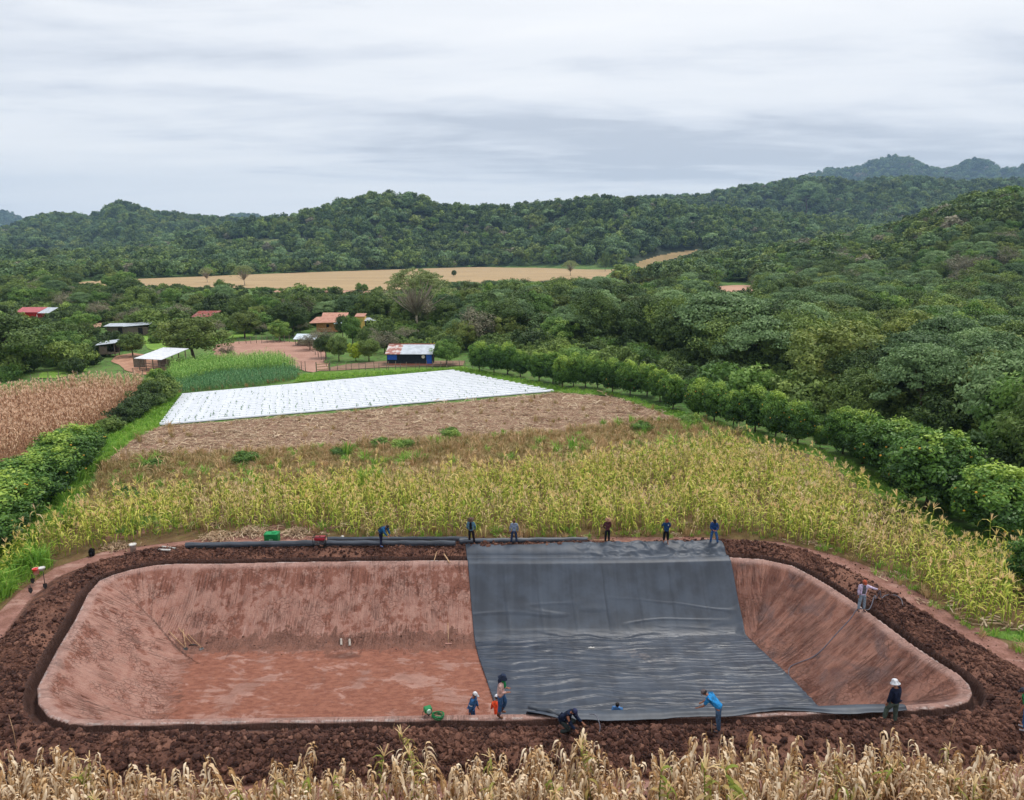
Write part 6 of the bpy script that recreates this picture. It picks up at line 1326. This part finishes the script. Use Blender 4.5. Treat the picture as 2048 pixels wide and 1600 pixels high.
# ================================================================== white plastic mulch rows
Wl0, Wl1 = P(365,789), P(318,851); Wr0, Wr1 = P(903,741), P(1112,783)
NR = 18; M_FILM = simple('white_mulch_film', G(222,226,232), G(204,209,217), 3, .4, .4); rr = np.random.default_rng(4); seedl = []
for i in range(NR):
    f0 = (i+.5)/NR; A = Wl0+(Wl1-Wl0)*f0; B = Wr0+(Wr1-Wr0)*f0; d = B-A; Ln = np.linalg.norm(d); d /= Ln; nrm = np.array([-d[1], d[0], 0]); pit = np.linalg.norm(Wl1-Wl0)/NR*abs(np.dot((Wl1-Wl0)/np.linalg.norm(Wl1-Wl0), nrm))
    wd = pit*.5*.90; seg_ = 44; prof = [(-1, 0), (-.86, .12), (-.5, .17), (.5, .17), (.86, .12), (1, 0)]; v = []; f = []
    for j in range(seg_+1):
        c = d*Ln*j/seg_; wb = wd*(1+.02*rr.normal()); hh_ = 1+.03*rr.normal(); o_ = rr.normal()*.012
        for a_, b_ in prof: v.append(c+nrm*(a_*wb+o_)+np.array([0, 0, b_*hh_]))
    for j in range(seg_):
        for k_ in range(5): q = j*6+k_; f.append((q, q+1, q+7, q+6))
    f2 = [tuple(range(6)), tuple(range(seg_*6+5, seg_*6-1, -1))]
    me = bpy.data.meshes.new('mulch_row'); me.from_pydata([tuple(q) for q in v], [], f+f2); me.update()
    lab = 'nearest row of white plastic mulch, bordering the bare field' if i == NR-1 else ('farthest row of white plastic mulch, by the grass lane' if i == 0 else '%s row of white plastic mulch counted from the far side' % ORD[i])
    o = obj('mulch_row', me, M_FILM, None, (A[0], A[1], .03)); tag(o, lab, 'mulch row', 'rows of white plastic mulch')
    for sgn in (-.38, .38):
        for u_ in np.arange(.4, Ln, .75):
            if rr.random() < (.40+.40*(i/NR)): p_ = A+d*(u_+rr.normal()*.08)+nrm*sgn*wd; seedl.append((p_[0], p_[1], .19))
seedl = np.array(seedl); M_SEED = foliage('seedling_leaves', [G(52,92,52), G(74,116,66), G(96,134,80)], .2, .4)
hole_ = MB().lathe([(.0, -.012), (.075, -.012), (.075, -.008), (0, -.006)], n=8)
SDL = [ribbon_plant('seedling', 400+i, M_SEED, .16, 6, .15, .05, 1.0, 3, False, .3, .008, 0) for i in range(3)]
hm2 = MB().box((0, 0, -.01), (.16, .12, .012)).mesh('planting_hole'); hm2.materials.append(simple('hole_soil', G(70,64,60)))
kx = rr.choice(4, len(seedl), p=[.27, .27, .26, .20]); gn_stuff('seedlings', seedl, SDL+[hm2], np.exp(rr.normal(size=len(seedl))*.35)*np.interp(seedl[:, 1], [72, 90, 106], [1.0, .62, .42]), rots(len(seedl), 5, .1)*np.where(kx == 3, .2, 1)[:, None], kx, 'small green seedlings growing through the white plastic', 'seedlings')

# ================================================================== buildings
def corr(name, c1, c2, rust=None, stripes=16, thr=.5):
    t = NT(name); p = t.coord('Object'); n = t.noise(p, 1.2, 5, .65); wv_ = t.n.new('ShaderNodeTexWave'); t.l.new(p, wv_.inputs[0]); wv_.inputs['Scale'].default_value = 2.2
    c = t.mix(t.step(n, .35, .65), c1, c2)
    if rust: c = t.mix(t.math('MULTIPLY', t.step(n, thr, thr+.08), .85), c, rust)
    t.bump(wv_.outputs['Fac'], .5, .03); return t.fin(c, .45, .4, .1)
M_ZINC = corr('zinc_sheet', G(196,204,212), G(168,176,184)); M_ZINCR = corr('rusty_zinc_sheet', G(206,196,192), G(186,176,172), G(150,72,52), 16, .46); M_REDR = corr('red_sheet', G(190,96,98), G(172,78,80)); M_TILE = corr('orange_tile', G(196,144,120), G(176,118,96)); M_RUSTR = corr('rust_red_sheet', G(160,78,66), G(124,62,54), G(176,150,140), 16, .56)
M_PLANK = simple('grey_planks', G(132,120,108), G(96,86,76), 5, .9, .1, 0, .4, (4, 4, .4)); M_REDW = simple('red_wall', G(176,52,46), G(150,44,40), 3, .8, .2); M_WHITEW = simple('white_wall', G(222,220,214), G(200,196,190), 3, .8, .2); M_DKNET = simple('dark_netting', G(32,38,42), G(44,50,56), 4, .9, .1); M_BLUET = simple('blue_tarp', G(26,70,160), G(34,90,180), 4, .6, .3, 0, .4); M_YELW = simple('yellow_wall', G(226,192,110), G(210,172,96), 3, .8, .2); M_DARKIN = simple('dark_inside', G(28,26,26)); M_ORW = simple('ochre_wall', G(206,150,104), G(190,132,88), 3, .8, .2)
def slab(e, nm, pts, th, mat, parent=None):
    """roof sheet: 4 corner points (local), thickness th"""
    v = [Vector(p) for p in pts]; n_ = (v[1]-v[0]).cross(v[3]-v[0]).normalized()*th; mb = MB(); mb.add([tuple(a) for a in v]+[tuple(a+n_) for a in v], [(3, 2, 1, 0), (4, 5, 6, 7)]+[(i, (i+1) % 4, (i+1) % 4+4, i+4) for i in range(4)]); return mb.build(nm, mat, parent or e)
def base(px, py, rz, nm, label, cat): q = P(px, py); return empty(nm, (q[0], q[1], 0), rz, label, cat)
# blue and black shed with rusty metal roof
e = base(819, 730, R(-1), 'shed', 'long low shed with black netting, blue tarps and half rusty metal roof', 'shed')
W_, D_, H1, H2 = 7.2, 3.0, 1.75, 2.75
MB().box((0, .04, H1/2), (W_-.1, .05, H1)).build('netting_wall', M_DKNET, e)
MB().box((0, D_, H2/2), (W_, .06, H2)).box((-W_/2+.03, D_/2, H1/2), (.05, D_-.1, H1)).box((W_/2-.03, D_/2, H1/2), (.05, D_-.1, H1)).build('side_walls', M_DKNET, e)
for x_, w_ in ((-W_/2+.85, 1.5), (W_/2-.45, .85)): MB().box((x_, -.02, 1.25 if x_ < 0 else .9), (w_, .05, .8 if x_ < 0 else 1.5)).build('tarp', M_BLUET, e)
MB().box((0, -.12, .12), (W_+.1, .1, .24)).build('earth_skirting', simple('skirting', G(170,110,88)), e)
slab(e, 'roof_sheet', [(-W_/2-.2, -.45, H1+.02), (-W_/2+2.2, -.45, H1+.02), (-W_/2+2.2, D_+.2, H2+.12), (-W_/2-.2, D_+.2, H2+.12)], .05, M_ZINCR); slab(e, 'roof_sheet', [(-W_/2+2.2, -.45, H1+.022), (W_/2+.2, -.45, H1+.022), (W_/2+.2, D_+.2, H2+.122), (-W_/2+2.2, D_+.2, H2+.122)], .05, M_ZINC)
MB().tube([(-W_/2-.2, D_+.2, H2+.2), (W_/2+.2, D_+.2, H2+.2)], .08, 8).build('ridge_cap', M_RUSTR, e, True)
MB().lathe([(0, 0), (.27, 0), (.27, .05), (0, .05)], (0, 0, 0), 20, M=Matrix.Rotation(R(90), 4, 'X')).build('round_disc', simple('cream_disc', G(214,206,188)), e).location = (W_/2-1.35, -.06, 1.35)
# open barn with white roof
e = base(308, 742, R(-16), 'barn', 'open barn with white metal roof on wooden posts', 'barn'); e.scale = (.92, .92, .92)
for x_ in (-2.9, -1.5, -.1, 1.3, 2.7):
    MB().tube([(x_, 0, 0), (x_+.03, 0, 2.0)], .09, 7).build('post', M_PLANK, e); MB().tube([(x_, 4.4, 0), (x_, 4.4, 3.0)], .09, 7).build('post', M_PLANK, e)
slab(e, 'roof', [(-3.3, -.5, 2.0), (2.2, -.5, 2.0), (3.0, 5.0, 3.15), (-2.2, 5.0, 3.15)], .06, simple('white_sheet', G(226,228,234), G(206,210,216), 2, .5, .3))
MB().box((0, 4.0, .7), (5.6, .06, 1.3)).build('back_boards', M_PLANK, e); m = MB()
for z_ in (.35, .8, 1.2): m.box((0, -.1, z_), (5.6, .05, .09))
m.build('rails', M_PLANK, e); MB().box((-4.2, 1.4, 1.2), (2.0, .1, 2.0), .2).build('side_screen', M_PLANK, e)
MB().lathe([(.5, 0), (.55, .4), (.5, .4), (.45, .05), (0, .05)], (1.9, -1.2, 0), 14).build('trough', simple('grey_tub', G(150,156,166)), e)
# raised hut
e = base(216, 714, R(10), 'hut', 'small raised plank hut with a sloping grey metal roof', 'hut')
for x_, y_ in ((-1.2, 0), (1.2, 0), (-1.2, 2), (1.2, 2)): MB().tube([(x_, y_, 0), (x_, y_, 2.4 if x_ > 0 else 2.1)], .07, 6).build('post', M_PLANK, e)
MB().box((-.62, -.02, 1.2), (1.25, .06, 1.3)).box((.63, -.02, .72), (1.2, .06, .34)).build('front_boards', M_PLANK, e); MB().box((.6, .8, 1.3), (1.2, .06, 1.2)).build('dark_opening', M_DARKIN, e); MB().box((0, 1, .5), (2.5, 2.1, .08)).build('floor_deck', M_PLANK, e); MB().box((0, 2, 1.3), (2.5, .06, 1.5)).box((-1.23, 1, 1.3), (.05, 1.9, 1.5)).build('back_boards', M_PLANK, e)
slab(e, 'roof', [(-1.7, -.4, 2.05), (1.5, -.4, 2.4), (1.6, 2.4, 2.75), (-1.6, 2.4, 2.4)], .05, M_ZINC)
# lean-to with white sheets
e = base(612, 692, R(-3), 'lean_to', 'small lean-to with white sheet roof at the edge of the dirt yard', 'lean-to')
for x_ in (-2.0, -.7, .7, 2.0): MB().tube([(x_, 0, 0), (x_, 0, 1.35)], .07, 6).build('post', M_PLANK, e)
MB().box((0, 1.0, .6), (3.9, .06, 1.2)).build('back_wall', M_DARKIN, e); MB().box((0, -.1, .35), (3.6, .06, .4)).build('low_boards', M_PLANK, e)
slab(e, 'roof', [(-2.3, -.4, 1.3), (2.1, -.4, 1.25), (1.9, 2.2, 2.0), (-2.4, 2.2, 2.05)], .06, simple('bluish_white_sheet', G(216,228,234), G(186,200,208), 2, .5, .3))
MB().box((2.9, .6, .55), (1.6, .5, .08), 0, 0, .5).build('dark_sheet', M_DKNET, e)
# red house
e = base(74, 641, R(3), 'house', 'red walled house with pink red roof and grey metal porch roof', 'house'); e.scale = (.85, .85, .85)
MB().box((-2.4, 1.9, 1.25), (5.6, 3.8, 2.5)).build('wall', M_REDW, e); dr_ = MB().box((-.9, -.04, 1.0), (.8, .05, 1.9)).build('door', M_REDW, e); MB().box((.3, -.06, 0), (.05, .03, .1)).build('handle', M_IRON, dr_); MB().box((.2, -.03, 1.2), (.35, .05, 1.3)).build('window', M_WHITEW, e)
slab(e, 'roof', [(-5.8, -.6, 2.5), (.9, -.6, 2.5), (1.4, 4.2, 3.7), (-6.3, 4.2, 3.7)], .08, M_REDR); slab(e, 'porch_roof', [(.9, -.9, 2.3), (4.2, -.9, 2.25), (4.6, 4.0, 3.6), (1.4, 4.0, 3.65)], .06, M_ZINC)
for x_ in (2.2, 3.9): MB().tube([(x_, -.7, 0), (x_, -.7, 2.25)], .08, 6).build('post', M_PLANK, e)
MB().box((-2.4, -.6, .12), (6.4, .5, .24)).build('step', simple('step_red', G(170,90,76)), e)
# rust roofed white house
e = base(411, 652, R(6), 'house', 'white walled house with a rusty red roof behind the big olive tree', 'house')
MB().box((.3, 1.8, 1.1), (3.0, 3.4, 2.2)).build('wall', M_WHITEW, e); slab(e, 'roof', [(-2.9, -.9, 2.25), (2.3, -.9, 2.3), (2.9, 3.8, 3.3), (-2.4, 3.8, 3.3)], .07, M_RUSTR); MB().box((.9, -.0, .95), (.7, .5, 1.9)).build('door', M_PLANK, e)
# long huts
for x0, lb, mt in ((236, 'long low plank hut with grey metal roof, left of its twin', M_ZINC), (276, 'long low plank hut with slanting roof, right of its twin', M_ZINC)):
    e = base(x0, 670, R(2 if x0 < 250 else 8), 'hut', lb, 'hut'); MB().box((0, 1, .9), (4.4, 2.0, 1.7)).build('wall', M_PLANK, e); MB().box((.6, -.03, .9), (.9, .05, 1.4)).build('opening', M_DARKIN, e)
    slab(e, 'roof', [(-2.7, -.5, 1.85), (2.7, -.5, 1.9+(x0 > 250)*.35), (2.7, 2.4, 2.3+(x0 > 250)*.35), (-2.7, 2.4, 2.25)], .06, mt)
# orange roofed house
e = base(660, 664, R(4), 'house', 'orange tiled house with ochre walls half hidden by trees', 'house'); e.scale = (.86, .86, .86)
MB().box((0, 3.0, 1.4), (7.0, 5.0, 2.8)).build('wall', M_ORW, e); MB().box((3.6, .9, 1.1), (1.3, 1.0, 2.2)).build('white_annex', M_WHITEW, e)
slab(e, 'roof', [(-5.2, -.6, 2.3), (1.8, -.8, 2.5), (2.2, 2.6, 3.9), (-3.8, 2.8, 3.6)], .1, M_TILE); slab(e, 'roof', [(-2.6, 2.2, 3.2), (4.2, 2.2, 3.2), (4.2, 5.4, 4.5), (-2.6, 5.4, 4.5)], .1, M_TILE); slab(e, 'metal_awning', [(1.3, -1.3, 2.2), (4.4, -1.5, 2.0), (4.2, .9, 2.9), (1.0, .9, 2.9)], .06, simple('bluish_sheet', G(206,220,232), G(180,196,210), 2, .5, .3))
MB().box((-.6, .46, 1.6), (.7, .05, .8)).build('window', M_DARKIN, e)
e = base(735, 662, R(2), 'house', 'yellow walled outbuilding with flat grey metal roof', 'outbuilding'); MB().box((-1.6, 1.5, 1.6), (2.0, 2.4, 3.2)).build('wall', M_YELW, e); MB().box((1.0, 1.5, 1.1), (3.2, 2.2, 2.2)).build('wall', M_DKNET, e); slab(e, 'roof', [(-.6, -.4, 2.3), (3.0, -.4, 2.4), (3.0, 3.0, 2.8), (-.6, 3.0, 2.7)], .06, M_ZINC); slab(e, 'roof', [(-2.8, .0, 3.22), (-.5, .0, 3.22), (-.5, 3.0, 3.7), (-2.8, 3.0, 3.7)], .06, M_TILE)
e = base(1264, 567, R(0), 'shed', 'tiny white roofed shed in the far pink field', 'shed'); MB().box((0, 2, 1.6), (9, 5, 3.2)).build('wall', M_PLANK, e); slab(e, 'roof', [(-6, -2, 3.0), (6, -2, 3.2), (6, 6, 4.8), (-6, 6, 4.6)], .15, M_WHITEW)
e = base(30, 573, R(0), 'house', 'far pale house at the left among dark trees', 'house'); MB().box((0, 3, 2), (8, 6, 4)).build('wall', M_YELW, e); slab(e, 'roof', [(-5, -1, 4.0), (5, -1, 4.0), (5, 7, 6), (-5, 7, 6)], .15, M_TILE)
# poles
for px, py, hp, lb in ((28,650,30,'pale concrete pole left of the red house'), (4,676,38,'pale concrete pole at the left picture edge'), (338,690,44,'pale concrete pole standing in the green meadow')):
    q = P(px, py); h = hp*zc(q[1])/F; e = empty('utility_pole', (q[0], q[1], 0), 0, lb, 'pole'); MB().tube([(0, 0, -.2), (0, 0, h)], [.15, .10], 10).build('shaft', simple('concrete', G(190,184,170)), e, True); MB().box((0, 0, h-.25), (.7, .08, .08)).build('crossarm', M_PLANK, e)
# fences
M_BARKP = simple('old_post', G(150,138,124), G(110,98,86), 5, .9, .1)
def fence(px0, px1, n, label, h=1.15, wires=3):
    A, B = P(*px0), P(*px1); d = B-A; e = empty('fence', (A[0], A[1], 0), 0, label, 'fence'); rr = np.random.default_rng(n)
    for i in range(n+1):
        q = d*i/n+rr.normal(size=3)*.12; q[2] = 0; MB().tube([(q[0], q[1], 0), (q[0]+rr.normal()*.07, q[1]+rr.normal()*.05, h*rr.uniform(.85, 1.25))], [.06, .045], 6).build('post', M_BARKP, e)
    for z_ in np.linspace(.35, h*.9, wires): MB().tube([(0, 0, z_), tuple(d*.5+np.array([0, 0, z_-.05])), (d[0], d[1], z_)], .008, 4).build('wire', M_IRON, e)
fence((662,741), (775,740), 8, 'post and wire fence left of the blue shed'); fence((775,740), (945,736), 13, 'post and wire fence passing before the blue shed'); fence((560,722), (612,744), 6, 'leaning old fence left of the wooden gate', 1.4); fence((480,688), (590,684), 10, 'stick fence along the top of the dirt yard', 1.3, 2); fence((612,690), (662,740), 9, 'rough fence down the right side of the yard', 1.3, 2); fence((60,764), (285,750), 12, 'sparse fence behind the brown maize field', 1.0, 2)
A, B = P(633,744), P(660,742); d = B-A; e = empty('gate', (A[0], A[1], 0), math.atan2(d[1], d[0]), 'wooden bar gate at the end of the dirt yard', 'gate'); Lg = np.linalg.norm(d[:2])
for x_ in (0, Lg): MB().tube([(x_, 0, 0), (x_, 0, 1.5)], .09, 7).build('post', M_BARKP, e)
for z_ in (.35, .75, 1.15): MB().box((Lg/2, 0, z_), (Lg-.05, .05, .11)).build('rail', M_WOOD, e)
# ================================================================== air
if HAZE > 0:
    hm = bpy.data.materials.new('haze_air'); hm.use_nodes = True; n_ = hm.node_tree.nodes; n_.remove(n_['Principled BSDF'])
    pv = n_.new('ShaderNodeVolumePrincipled'); pv.inputs['Color'].default_value = (.46, .70, 1, 1); pv.inputs['Density'].default_value = HAZE; pv.inputs['Anisotropy'].default_value = 0
    hm.node_tree.links.new(pv.outputs[0], n_['Material Output'].inputs['Volume'])
    hb_ = MB().box((0, 2450, 245), (13000, 5100, 510)).build('haze', hm); tag(hb_, 'thin bluish air over the valley', 'haze', None, 'stuff')
